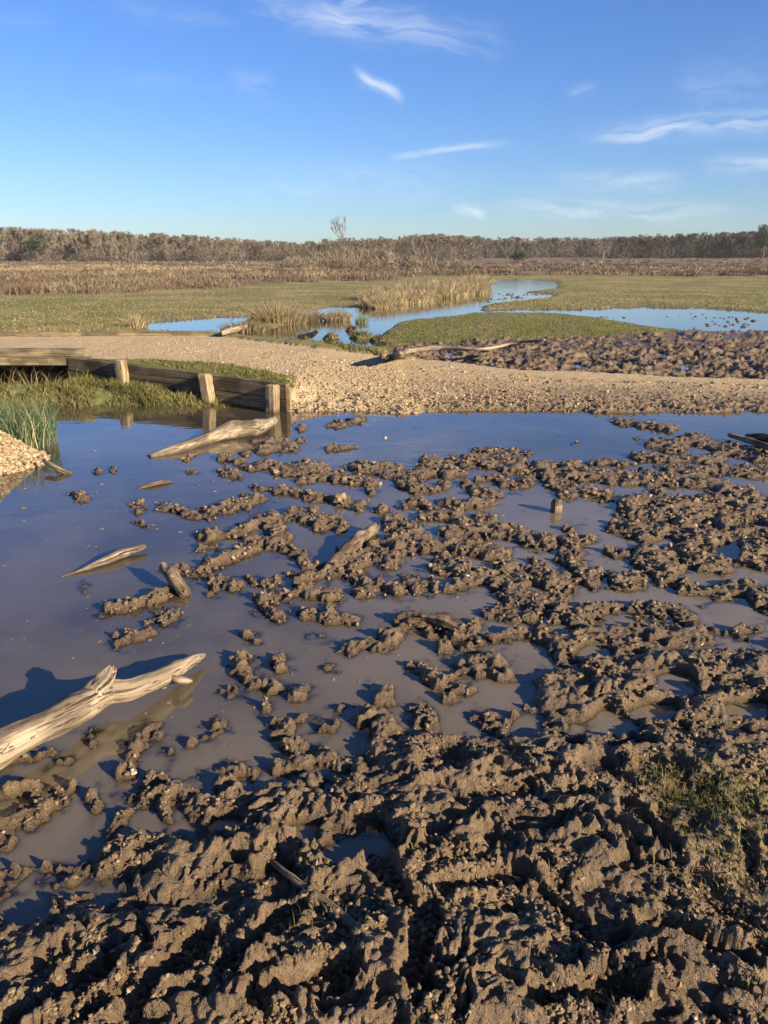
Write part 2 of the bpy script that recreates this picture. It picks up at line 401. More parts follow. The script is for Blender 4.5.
crumb = (0.018*dome(q1)*(qc % 4 != 0)+0.012*dome(s1)*(s_c % 3 != 0)+0.004*dome(t1)*(t_c % 2 == 0)+0.016*n2(ux*12, uy*12, 47)+0.018*n2(ux*5, uy*5, 48)+0.009*n2(ux*28, uy*28, 55)+0.004*n2(ux*62, uy*62, 56))
crumb = .04*np.tanh(crumb/.04)
z_ = -0.05+isle*(0.064+crumb*(1-.75*body))+body*(0.022+.006*fg+relief)
z_ = z_*(1-hole)+hole*(np.minimum(z_, 0)*0.3-0.035+0.012*n2(ux*9, uy*9, 49))
# tiny lumps breaking the surface here and there
lump = sstep(0.62, 0.85, n2(x_*2.1, y_*2.1, 50)+0.55*n2(x_*11, y_*11, 51))
z_ += 0.05*lump*(1-isle)*sstep(330, 420, qx_)*sstep(650, 560, qy_)
# boot prints with lugs
def boot(pxc, pyc, rot, depth=0.04):
    global z_
    cx, cy = at(pxc, pyc, 0.08)
    dx = x_-cx; dy = y_-cy; ca, sa = math.cos(rot), math.sin(rot)
    u = dx*ca+dy*sa; v = -dx*sa+dy*ca
    hw = np.interp(u, [-0.15, -0.12, -0.03, 0.07, 0.13, 0.16], [0.0, 0.036, 0.032, 0.05, 0.036, 0.0])
    ins = sstep(0.0, 0.012, hw-np.abs(v))*(np.abs(u) < 0.158)
    rim = sstep(-0.035, -0.005, hw-np.abs(v))*(1-ins)*(np.abs(u) < 0.19)
    lug = 0.014*(np.sin((u+np.abs(v)*0.6)*2*math.pi/0.028) > 0.1)+0.006*(np.abs(v) < 0.006)
    m_ = n2(x_*9, y_*9, 60)*0.008
    z_ = np.where(ins > 0, z_*(1-ins*0.85)+ins*0.85*(0.046-depth+lug+m_), z_)+0.016*rim
for b_ in [(545, 885, 2.3), (480, 870, 0.2), (262, 925, 0.9), (650, 815, 1.9), (60, 985, 0.7), (170, 960, 1.0), (392, 870, 2.0), (700, 930, 2.6), (585, 985, 0.1), (420, 935, 1.3), (300, 975, 0.35)]: boot(*b_)
Zf = Z.ravel().copy()
Zf = np.where(is_pond.ravel(), -0.05+0.14*(RR.ravel() < 1.6), Zfar.ravel())
Zf[ii] = z_
Z = Zf.reshape(X.shape)
back_mud = is_pond & ~(front & (RR < 14))
Z = np.where(back_mud, 0.06+0.05*n2(X*2, Y*2, 43), Z)

# -- earth bank under the sleeper wall, and the stony spit on the left
d_front = -behind                           # metres in front of the wall line
along = (X-A[0])*wdir[0]+(Y-A[1])*wdir[1]
bank_y = np.interp(X, [-9, -4.6, -3.0, -2.0, -1.55, -1.2], [8.60, 8.72, 8.85, 8.80, 8.75, 9.4])+jy*0.35
bank_h = np.interp(X, [-9, -5, -4, -2.8, -1.9, -1.4, -1.1], [.16, .16, .12, .05, .01, -.01, -.03])
bk = sstep(-0.02, 0.34, Y-bank_y)*(is_pond & front)*(X < A[0]+0.1)
Z = np.where(bk > 0, np.maximum(Z, -0.05+(bank_h+0.09+0.03*n2(X*4, Y*4, 70)+0.02*n2(X*12, Y*12, 71))*bk), Z)
culv = sstep(9.35, 9.65, Y)*sstep(0.15, -0.1, X-BR_X)*sstep(13.4, 13.1, Y)
Z = Z*(1-culv)+(-0.12)*culv
cx, cy = at(-34, 463)
g = np.exp(-(((X-cx)/0.47)**2+((Y-cy)/0.38)**2))
spit = 0.46*g+g*(0.03*n2(X*7, Y*7, 72)+0.02*n2(X*18, Y*18, 73))
Z = np.where(front, np.maximum(Z, -0.06+spit), Z)
is_spit = (g > 0.10) & front & (RR < 12)

# soften the steps between zones a little
Zb = blur(Z, 3)
soft = far & ~is_track & ~is_patch
Z = np.where(soft & (np.abs(behind) > 0.25), Zb, Z)

W[..., 0] = (is_track | is_spit); W[..., 1] = is_grass; W[..., 2] = is_heath
W[..., 1] = np.where(bk > 0.25, 0.75, W[..., 1])
# worn turf along the track edge above the wall
verge = is_track & left_of_A & (qy > np.interp(px, [-100, 80, 150, 230, 300], [500, 358, 360, 364, 378]))
W[..., 1] = np.where(verge, 1, W[..., 1]); W[..., 0] = np.where(verge, 0.0, W[..., 0])
dirtmix = sstep(2.1, 0.4, Y-front_Y(X)+.5*n2(X*1.1, Y*1.6, 89))*sstep(-1.0, 1.6, X+0.8*n2(X*2.2, Y*2.2, 80))*is_track
W[..., 0] *= 1-0.85*dirtmix
strip = is_grass & (px > 380) & (py > 310)
W[..., 1] *= 1-.65*strip*sstep(.05, .35, n2(X*1.1, Y*.8, 29)+.5*n2(X*4, Y*4, 37))
W[..., 3] = strip | verge | (bk > .25)
hp = sstep(.0, .25, n2(X*.16, Y*.08, 85)+.5*n2(X*.6, Y*.3, 86))*is_heath*(Y < 120)
W[..., 1] = np.maximum(W[..., 1], hp*.9); W[..., 2] = W[..., 2]*(1-hp)
# turf starting again at the right of the trampled ground
tx, ty = at(752, 815)
W[..., 1] = np.maximum(W[..., 1], 0.8*np.exp(-(((X-tx)/0.22)**2+((Y-ty)/0.22)**2))*(is_pond)*(n2(X*9, Y*9, 81) > -0.15))
edge = np.clip(blur(is_strm.astype(float), 4)*2.2, 0, 1)*is_grass*(n2(X*2.5, Y*2.5, 87) > -.25)*(qy > 285)
W[..., 1] *= 1-.85*edge
W = blur(W, 1)

# crumble: push the near mud along its normals so that clods overhang
V = np.stack([X, Y, Z], -1)
near = sstep(9.0, 6.5, RR)*front*(is_pond)
dr = np.gradient(V, axis=0); dc = np.gradient(V, axis=1)
N = np.cross(dc, dr); N /= np.maximum(np.linalg.norm(N, axis=-1), 1e-9)[..., None]
N[N[..., 2] < 0] *= -1
sel = np.nonzero((near > 0.01).ravel())[0]
Vs = V.reshape(-1, 3)[sel]; Ns = N.reshape(-1, 3)[sel]
s_ = n3(Vs[:, 0]*22, Vs[:, 1]*22, Vs[:, 2]*22, 1)*0.008+n3(Vs[:, 0]*50, Vs[:, 1]*50, Vs[:, 2]*50, 2)*0.0060+n3(Vs[:, 0]*110, Vs[:, 1]*110, Vs[:, 2]*110, 3)*0.0030
hgt = sstep(-0.01, 0.03, Vs[:, 2])
V.reshape(-1, 3)[sel] += Ns*(s_*hgt*near.ravel()[sel])[:, None]
Z = V[..., 2]

def zat(x, y):
    """level of the finished ground"""
    x = np.asarray(x, float); y = np.asarray(y, float)
    r = np.hypot(x, y); t = np.arctan2(x, y)
    i = np.clip(np.searchsorted(rr, r), 0, NR-1)
    j = np.clip(np.round((t-th_f[0])/(th_f[1]-th_f[0])).astype(int), 0, NF-1)
    return Z[i, j]
def zone(mask, x, y):
    r = np.hypot(x, y); t = np.arctan2(x, y)
    i = np.clip(np.searchsorted(rr, r), 0, NR-1)
    j = np.clip(np.round((t-th_f[0])/(th_f[1]-th_f[0])).astype(int), 0, NF-1)
    return mask[i, j]

# ------------------------------------------------------------------ ground material
def ground_material():
    m, t, b = material('ground')
    pos = t.node('ShaderNodeNewGeometry').outputs['Position']
    sep = t.node('ShaderNodeSeparateXYZ'); t.put(sep.inputs[0], pos); z = sep.outputs[2]
    zn = t.node('ShaderNodeAttribute', attribute_name='zone')
    sc_ = t.node('ShaderNodeSeparateColor'); t.put(sc_.inputs[0], zn.outputs['Color'])
    strip = t.attr('turf')
    wg, wgr, wh = sc_.outputs[0], sc_.outputs[1], sc_.outputs[2]
    n_big = t.noise(pos, 1.7, 4); n_mid = t.noise(pos, 9, 5, 0.6); n_fine = t.noise(pos, 60, 5, 0.65); n_grit = t.noise(pos, 260, 3, 0.6)
    # mud
    mud = t.mix(t.rng(n_mid, .3, .7), (.165, .109, .060), (.295, .205, .117))
    mud = t.mix(t.rng(n_fine, .35, .75, 0, .7), mud, (.10, .067, .036))
    grit = t.rng(t.voro(pos, 120), .0, .16, 1, 0)
    gritsel = t.rng(t.noise(pos, 35, 2), .56, .66)
    mud = t.mix(t.math('MULTIPLY', t.math('MULTIPLY', grit, gritsel), .6), mud, (.42, .33, .21))
    wet = t.rng(t.math('ADD', z, t.math('MULTIPLY', n_mid, -.03)), -.012, .032, 1, 0)
    damp = t.rng(t.noise(pos, 2.3, 4, .6), .45, .62, 0, .55)
    wet = t.math('MAXIMUM', wet, damp)
    mud = t.mix(t.math('MULTIPLY', wet, .62), mud, (.062, .042, .024))
    brim = t.rng(z, -.004, .016, 1, 0)
    mud = t.mix(t.math('MULTIPLY', brim, .7), mud, (.045, .031, .019))
    wet = t.math('MAXIMUM', wet, brim)
    # gravel
    vc = t.voro(pos, 55, 'Color'); vd = t.voro(pos, 55)
    hs = t.node('ShaderNodeSeparateColor'); t.put(hs.inputs[0], vc)
    grav = t.mix(hs.outputs[0], (.485, .35, .18), (.64, .485, .265))
    grav = t.mix(t.rng(hs.outputs[1], .75, .95), grav, (.32, .24, .16))
    grav = t.mix(t.rng(n_big, .35, .65, 0, .7), grav, (.60, .45, .245))
    grav = t.mix(t.rng(vd, .3, .6, 0, .4), grav, (.40, .30, .19))
    # turf
    g1 = t.mix(t.rng(n_mid, .3, .7), (.155, .138, .045), (.25, .212, .08))
    far1 = t.noise(pos, .35, 4)
    g1 = t.mix(t.rng(t.noise(pos, .11, 3), .45, .58, 0, .55), g1, (.135, .15, .04))
    g1 = t.mix(t.rng(far1, .44, .60, 0, .85), g1, (.29, .235, .10))
    g1 = t.mix(t.rng(n_fine, .5, .8, 0, .6), g1, (.10, .075, .035))
    g2 = t.mix(t.rng(n_mid, .3, .7), (.11, .13, .028), (.20, .20, .055))
    turf = t.mix(strip, g1, g2)
    # heath
    hn = t.noise(pos, .9, 5, .65)
    hea = t.mix(t.rng(hn, .35, .65), (.125, .08, .052), (.21, .15, .09))
    hea = t.mix(t.rng(t.noise(pos, .07, 3), .52, .66, 0, .7), hea, (.24, .18, .085))
    cmix = t.mix(wg, mud, grav); cmix = t.mix(wgr, cmix, turf); cmix = t.mix(wh, cmix, hea)
    t.put(b.inputs['Base Color'], cmix)
    veg = t.math('MAXIMUM', t.math('MAXIMUM', wg, wgr), wh)
    rough = t.mixf(wet, t.mixf(t.rng(n_mid, .3, .7), .34, .72), .2)
    t.put(b.inputs['Roughness'], t.mixf(veg, rough, .9))
    t.put(b.inputs['Specular IOR Level'], t.mixf(veg, .42, .2))
    h = t.math('ADD', t.math('MULTIPLY', n_fine, t.mixf(t.rng(n_mid, .4, .6), .5, 1.1)), t.math('MULTIPLY', n_grit, .4))
    h = t.math('ADD', h, t.math('MULTIPLY', t.math('MULTIPLY', grit, gritsel), .4))
    h = t.math('SUBTRACT', h, t.math('MULTIPLY', t.math('MULTIPLY', vd, wg), 1.0))
    t.put(b.inputs['Normal'], t.bump(h, 1.0, .026))
    return m
GROUND = ground_material()

idx = np.arange(NR*NC).reshape(NR, NC)
i2 = np.concatenate([idx, idx[:, :1]], 1)
quads = np.stack([i2[:-1, :-1], i2[:-1, 1:], i2[1:, 1:], i2[1:, :-1]], -1)
fz = np.zeros(X.shape, int)
fz[is_grass] = 1; fz[is_heath] = 2; fz[is_track] = 3; fz[is_strm] = 1
fzq = fz[:-1, :]
names = ['mud', 'grassland', 'heath', 'gravel_track']
Vf = V.reshape(-1, 3); Wf = W.reshape(-1, 4)
for k, nm in enumerate(names):
    q = quads[fzq == k]
    u, inv = np.unique(q.ravel(), return_inverse=True)
    w = Wf[u]
    zc = np.concatenate([w[:, :3], np.ones((len(u), 1))], 1)
    me = mesh_np(nm, Vf[u], [inv.reshape(-1, 4)], True, {'zone': ('FLOAT_COLOR', zc), 'turf': ('FLOAT', w[:, 3])})
    o = link(nm, me, GROUND); tag(o, kind='structure')

# ------------------------------------------------------------------ water: one still sheet of silty water
def water_material():
    m, t, b = material('muddy_water')
    out = m.node_tree.nodes['Material Output']; m.node_tree.nodes.remove(b)
    pos = t.node('ShaderNodeNewGeometry').outputs['Position']
    silt = t.noise(pos, .9, 5, .55, .6)
    c_ = t.mix(t.rng(silt, .35, .68), (.056, .045, .029), (.106, .084, .052))
    sp_ = t.node('ShaderNodeSeparateXYZ'); t.put(sp_.inputs[0], pos)
    churn = t.math('ADD', t.rng(sp_.outputs[0], -1.3, 1.0), t.math('MULTIPLY', t.math('SUBTRACT', t.noise(pos, 1.3, 4), .5), 1.6), True)
    c_ = t.mix(t.math('MAXIMUM', t.math('MULTIPLY', t.math('MULTIPLY', churn, t.rng(sp_.outputs[1], 7.0, 4.5)), .85), t.rng(sp_.outputs[1], 3.1, 2.1, 0, .5)), c_, (.215, .170, .106))
    scum = t.rng(t.noise(t.scalev(pos, (3.5, 9, 1)), 1.0, 5, .7, 1.2), .58, .72)
    c_ = t.mix(t.math('MULTIPLY', scum, .4), c_, (.14, .125, .10))
    h = t.math('ADD', t.noise(t.scalev(pos, (3, 6, 1)), 1.0, 2), t.math('MULTIPLY', t.noise(pos, 26, 2), .05))
    nrm = t.bump(h, .10, .02)
    d = t.node('ShaderNodeBsdfDiffuse'); t.put(d.inputs['Color'], c_)
    tr = t.node('ShaderNodeBsdfTransparent'); tr.inputs[0].default_value = (.72, .56, .36, 1)
    gl = t.node('ShaderNodeBsdfGlossy'); t.put(gl.inputs['Roughness'], t.mixf(scum, .02, .10)); t.put(gl.inputs['Normal'], nrm)
    fr = t.node('ShaderNodeFresnel'); fr.inputs['IOR'].default_value = 1.62; t.put(fr.inputs['Normal'], nrm)
    dep = t.attr('depth')
    opac = t.math('SUBTRACT', 1.0, t.math('POWER', 2.718, t.math('MULTIPLY', dep, -48.0)))
    m1 = t.node('ShaderNodeMixShader'); t.put(m1.inputs[0], opac); t.l.new(tr.outputs[0], m1.inputs[1]); t.l.new(d.outputs[0], m1.inputs[2])
    m2 = t.node('ShaderNodeMixShader'); t.put(m2.inputs[0], t.math('MULTIPLY', fr.outputs[0], 1.35, True)); t.l.new(m1.outputs[0], m2.inputs[1]); t.l.new(gl.outputs[0], m2.inputs[2])
    t.l.new(m2.outputs[0], out.inputs[0])
    return m
WATER = water_material()
n14 = int(np.searchsorted(rr, 14))
ri = np.concatenate([np.arange(0, n14, 2), np.arange(n14, int(np.searchsorted(rr, 150)), 6)])
tj = np.concatenate([np.arange(0, NF, 2), np.arange(NF, NC)])
gi, gj = np.meshgrid(ri, tj, indexing='ij')
wv = np.stack([rr[gi]*np.sin(th[gj]), rr[gi]*np.cos(th[gj]), 0*rr[gi]], -1).reshape(-1, 3)
wdep = np.clip(-Z[gi, gj], 0, .4); wdep = np.where(rr[gi] > 14, .4, wdep).ravel()
wi = np.arange(len(wv)).reshape(len(ri), len(tj))
wq = np.stack([wi[:-1, :-1], wi[:-1, 1:], wi[1:, 1:], wi[1:, :-1]], -1).reshape(-1, 4)
tag(link('water', mesh_np('water', wv, [wq], True, {'depth': ('FLOAT', wdep)}), WATER), kind='structure')

# ================================================================== WOOD
def wood_material(name, c1, c2, dark, grain=30, rough=.75, moss=None, along=1.4, soaked=.8):
    m, t, b = material(name)
    g = t.attr('grain', 'Vector')
    a = t.noise(t.scalev(g, (along, grain, grain)), 1.0, 5, .65, .4)
    f = t.noise(t.scalev(g, (along*6, grain*4, grain*4)), 1.0, 4, .6)
    big = t.noise(t.scalev(g, (3, 5, 5)), 1.0, 3)
    cc = t.mix(t.rng(a, .34, .66), c1, c2)
    cc = t.mix(t.rng(big, .45, .62, 0, .8), cc, tuple((x+y)*.36 for x, y in zip(c1, dark)))
    cr = t.rng(t.noise(t.scalev(g, (along*.8, grain*1.3, grain*1.3)), 1.0, 3, .5), .60, .70)
    cc = t.mix(t.math('MULTIPLY', cr, .95), cc, dark)
    cc = t.mix(t.rng(f, .55, .8, 0, .4), cc, dark)
    ck = t.noise(t.scalev(g, (along*1.6, grain*2.2, grain*2.2)), 1.0, 2, .5, .3)
    ck = t.rng(t.math('ABSOLUTE', t.math('SUBTRACT', ck, .5)), 0, .016, 1, 0)
    cc = t.mix(t.math('MULTIPLY', ck, .4), cc, dark)
    pz = t.node('ShaderNodeSeparateXYZ'); gp_ = t.node('ShaderNodeNewGeometry').outputs['Position']; t.put(pz.inputs[0], gp_)
    soak = t.rng(t.math('ADD', pz.outputs[2], t.math('MULTIPLY', t.math('SUBTRACT', t.noise(gp_, 14, 4), .5), .09)), .0, .05, 1, 0)
    cc = t.mix(t.math('MULTIPLY', soak, soaked), cc, (.06, .042, .026))
    if moss:
        pos = t.node('ShaderNodeNewGeometry').outputs['Position']
        cc = t.mix(t.rng(t.noise(pos, 7, 4), .56, .7, 0, .7), cc, moss)
    t.put(b.inputs['Base Color'], cc); b.inputs['Roughness'].default_value = rough
    b.inputs['Specular IOR Level'].default_value = .3
    h = t.math('ADD', a, t.math('MULTIPLY', f, .3)); h = t.math('SUBTRACT', h, t.math('MULTIPLY', cr, .8)); h = t.math('SUBTRACT', h, t.math('MULTIPLY', ck, .9))
    t.put(b.inputs['Normal'], t.bump(h, 1.0, .012))
    return m
DRIFT = wood_material('weathered_wood', (.19, .142, .088), (.345, .275, .18), (.05, .036, .024))
MUDWOOD = wood_material('muddy_wood', (.17, .118, .068), (.29, .215, .13), (.05, .034, .02))
DARKWOOD = wood_material('waterlogged_wood', (.045, .032, .022), (.12, .085, .055), (.015, .011, .008), rough=.5)
MUDDARK = wood_material('mud_caked_wood', (.07, .048, .03), (.17, .12, .07), (.02, .014, .01), grain=20, rough=.6)
SLEEPER = wood_material('sleeper_wood', (.125, .087, .046), (.215, .155, .085), (.04, .028, .016), grain=34, along=1.0)
POSTWOOD = wood_material('post_wood', (.29, .21, .11), (.42, .315, .18), (.12, .083, .045), grain=40)
BEAM = wood_material('beam_wood', (.19, .145, .078), (.29, .225, .13), (.08, .058, .034), grain=30, moss=(.16, .15, .06), along=.8)
BARK = wood_material('bark', (.10, .08, .06), (.2, .165, .125), (.04, .03, .022))

def catmull(Pp, n):
    Pp = np.asarray(Pp, float)
    t = np.linspace(0, len(Pp)-1, n); i = np.clip(t.astype(int), 0, len(Pp)-2); f = (t-i)[:, None]
    ext = np.concatenate([[2*Pp[0]-Pp[1]], Pp, [2*Pp[-1]-Pp[-2]]])
    p0, p1, p2, p3 = ext[i], ext[i+1], ext[i+2], ext[i+3]
    return .5*((2*p1)+(-p0+p2)*f+(2*p0-5*p1+4*p2-p3)*f**2+(-p0+3*p1-3*p2+p3)*f**3)

def limb(pts, rad, n=40, segs=14, rough=.12, seed=0, flat=1.0, twist=0.0, knots=(), endrag=.0):
    """tapering, knotty length of wood; returns verts, quads, grain"""
    c_ = catmull(pts, n); r = np.interp(np.linspace(0, 1, n), np.linspace(0, 1, len(rad)), rad)
    T = np.gradient(c_, axis=0); T /= np.linalg.norm(T, axis=1)[:, None]
    up = np.array([0, 0, 1.0])
    if abs(T[0] @ up) > .9: up = np.array([1.0, 0, 0])
    S = np.cross(T, up); S /= np.linalg.norm(S, axis=1)[:, None]; U = np.cross(S, T)
    L = np.concatenate([[0], np.cumsum(np.linalg.norm(np.diff(c_, axis=0), axis=1))])
    a = np.linspace(0, 2*math.pi, segs, endpoint=False)
    la, aa = np.meshgrid(L, a, indexing='ij'); ra = r[:, None]*np.ones_like(aa)
    k = 1/max(r.max(), 1e-3)
    nz = n3(la*k*.35, np.cos(aa)*1.1, np.sin(aa)*1.1, seed+1)*1.6+n3(la*k*.5, np.cos(aa+twist*la)*3.2, np.sin(aa+twist*la)*3.2, seed+2)*.8
    nz = nz+.45*n3(la*k*1.6, np.cos(aa)*3.5, np.sin(aa)*3.5, seed+3)+.25*n3(la*k*4, np.cos(aa)*7, np.sin(aa)*7, seed+4)
    ra = ra*(1+rough*nz)
    for (kl, ka, ks, kh) in knots:
        dl = (la/L[-1]-kl)*L[-1]/(ks); da = np.angle(np.exp(1j*(aa-ka)))*r.mean()/ks
        ra = ra+kh*np.exp(-(dl**2+da**2))
    cc = c_[:, None, :]+S[:, None, :]*(ra*np.cos(aa))[..., None]+U[:, None, :]*(ra*np.sin(aa)*flat)[..., None]
    if endrag:
        for e, sg in ((0, -1), (-1, 1)):
            cc[e] += T[e]*(sg*endrag*n3(np.cos(a)*2, np.sin(a)*2, a*0, seed+9))[:, None]
    Vv = cc.reshape(-1, 3); gr_ = np.stack([la, ra*np.cos(aa), ra*np.sin(aa)], -1).reshape(-1, 3)
    ix = np.arange(n*segs).reshape(n, segs); ix2 = np.concatenate([ix, ix[:, :1]], 1)
    q = np.stack([ix2[:-1, :-1], ix2[:-1, 1:], ix2[1:, 1:], ix2[1:, :-1]], -1).reshape(-1, 4)
    e0 = len(Vv); Vv = np.concatenate([Vv, [cc[0].mean(0), cc[-1].mean(0)]]); gr_ = np.concatenate([gr_, [[0, 0, 0], [L[-1], 0, 0]]])
    t0 = np.stack([ix2[0, 1:], ix2[0, :-1], np.full(segs, e0)], 1); t1_ = np.stack([ix2[-1, :-1], ix2[-1, 1:], np.full(segs, e0+1)], 1)
    return Vv, q, np.concatenate([t0, t1_]), gr_

def limb_obj(name, mat, pts, rad, parent=None, **kw):
    Vv, q, tr, g_ = limb(pts, rad, **kw)
    o0 = np.zeros(3) if parent is not None else np.mean(np.asarray(pts, float), 0)
    off = np.array(parent.location) if parent is not None else o0
    me = mesh_np(name, Vv-off, [q, tr], True, {'grain': ('FLOAT_VECTOR', g_)})
    o = link(name, me, mat, parent)
    if parent is None: o.location = o0
    return o

# the big pale log in the left foreground
lg = empty('driftwood_log', P(60, 730, 0.02)); lg.location.z = 0.02
tag(lg, 'thick pale bleached driftwood log with a raised broken knot at the left edge', 'log')
limb_obj('trunk', DRIFT, [P(-95, 798, .12), P(-30, 764, .115), P(0, 748, .11), P(30, 732, .108), P(57, 719, .105), P(85, 704, .10), P(108, 693, .095), P(132, 690, .085), P(172, 672, .06), P(194, 660, .045), P(204, 655, .035)],
         [.062, .059, .056, .055, .054, .053, .050, .042, .033, .021, .010], lg, n=110, segs=40, rough=.13, seed=3, flat=.95, twist=1.5, knots=((.50, 4.6, .09, .012), (.86, 2.0, .03, .008)))
limb_obj('knot_stub', DRIFT, [P(84, 706, .085), P(97, 692, .115), P(106, 680, .15), P(112, 669, .17)], [.046, .044, .034, .018], lg, n=34, segs=28, rough=.2, seed=5, endrag=.02)
limb_obj('broken_twig', DRIFT, [P(168, 676, .06), P(180, 680, .055), P(191, 681, .035)], [.012, .016, .010], lg, n=14, segs=12, rough=.15, seed=6, endrag=.01)

def log(label, cat, mat, pts, rad, name='driftwood_branch', group=None, **kw):
    o = limb_obj(name, mat, pts, rad, **kw)
    return tag(o, label, cat, group)
log('slim pale flat piece of driftwood floating in the open water at left', 'driftwood', DRIFT,
    [P(60, 577, .0), P(84, 569, .012), P(104, 561, .022), P(122, 553, .028), P(136, 549, .03), P(145, 546, .032)], [.005, .014, .030, .036, .028, .016], flat=.7, n=40, segs=16, seed=11, rough=.14, endrag=.02)
log('smooth swollen pale driftwood log floating below the end post of the sleeper wall', 'log', DRIFT,
    [P(150, 457, .0), P(178, 449, .025), P(204, 440, .04), P(232, 431, .06), P(256, 428, .075), P(268, 424, .11), P(275, 420, .13)], [.025, .045, .055, .085, .090, .05, .036], name='driftwood_log', n=60, segs=22, seed=14, rough=.13, flat=.95, knots=((.68, 1.0, .12, .02),), endrag=.02)
log('short pale stick poking out of the water beside the stony spit', 'stick', DRIFT, [P(44, 461, .07), P(56, 468, .045), P(71, 475, -.01)], [.016, .022, .024], name='stick', n=14, segs=10, seed=17)
log('short thick grey stick tipped up against a mud ridge', 'stick', MUDWOOD, [P(164, 566, .075), P(173, 578, .06), P(186, 595, .01)], [.026, .034, .028], name='stick', n=36, segs=22, seed=19, rough=.34, endrag=.05)
log('pale half buried log running up a ridge of clods in mid pond', 'log', MUDWOOD, [P(376, 527, .035), P(360, 540, .035), P(340, 558, .022), P(318, 580, -.005)], [.030, .044, .040, .02], name='half_buried_log', n=44, segs=20, seed=21, rough=.3, endrag=.02)
log('dark waterlogged log plastered with mud in the middle of the pond', 'log', MUDDARK, [P(398, 622, .0), P(410, 617, .03), P(428, 618, .038), P(448, 623, .032), P(472, 637, -.01)], [.022, .036, .030, .036, .022], name='waterlogged_log', n=50, segs=24, seed=23, rough=.42, endrag=.03)
log('small brown curved stick lying flat in the open water', 'stick', MUDWOOD, [P(137, 489, .0), P(150, 485, .014), P(163, 482, .016), P(174, 482, .002)], [.008, .024, .026, .006], name='stick', n=20, segs=10, seed=25, flat=.6)
log('grey split plank of driftwood lying on clods at the right edge of the pond', 'driftwood', MUDWOOD, [P(730, 435, .055), P(750, 441, .075), P(785, 452, .09)], [.035, .045, .045], name='driftwood_plank', n=24, segs=14, seed=27, flat=.6, rough=.15, endrag=.04)
log('dark branch lying behind the grey plank at the right edge of the pond', 'branch', DARKWOOD, [P(746, 437, .05), P(765, 438, .07), P(800, 444, .08)], [.03, .045, .05], name='branch', n=24, segs=12, seed=28)
log('grey root worn smooth and sunk in the trampled foreground mud', 'root', MUDWOOD, [P(266, 858, .0), P(285, 872, .03), P(312, 893, .034), P(340, 915, .036), P(362, 938, .034), P(372, 960, .0)], [.007, .010, .012, .014, .022, .012], name='root', n=40, segs=14, seed=30, rough=.15)
log('straight pale branch slanting out of the stream beside the reeds', 'branch', DRIFT, [P(221, 333.5, .10), P(233, 330, .16), P(246, 326, .22)], [.06, .07, .05], name='branch', n=18, segs=10, seed=32)
log('short broken branch end poking out of the stream left of the mossy tussocks', 'branch', DRIFT, [P(299, 337, .02), P(309, 336, .08), P(318, 331, .30)], [.05, .07, .03], name='branch', n=18, segs=10, seed=33)
fb = empty('fallen_branch', P(386, 356, .12))
tag(fb, 'long pale fallen branch with upright stubs along the far edge of the track', 'branch')
limb_obj('trunk', DRIFT, [P(383, 359, .12), P(398, 356, .2), P(409, 351, .24), P(438, 348, .26), P(470, 349, .27), P(492, 348, .27), P(516, 343, .31), P(545, 340, .40)], [.055, .05, .04, .034, .031, .026, .022, .014], fb, n=70, segs=14, seed=36, rough=.16)
limb_obj('stub', DRIFT, [P(387, 358, .12), P(385, 356, .29), P(382, 356, .38)], [.055, .045, .035], fb, n=14, segs=10, seed=38, rough=.2, endrag=.05)
limb_obj('stub', DRIFT, [P(402, 355, .18), P(399, 354, .33), P(400, 354, .40)], [.06, .05, .035], fb, n=14, segs=10, seed=39, rough=.2, endrag=.05)
limb_obj('side_shoot', DRIFT, [P(500, 348, .2), P(514, 345, .3), P(521, 345, .42)], [.022, .017, .008], fb, n=14, segs=8, seed=40)

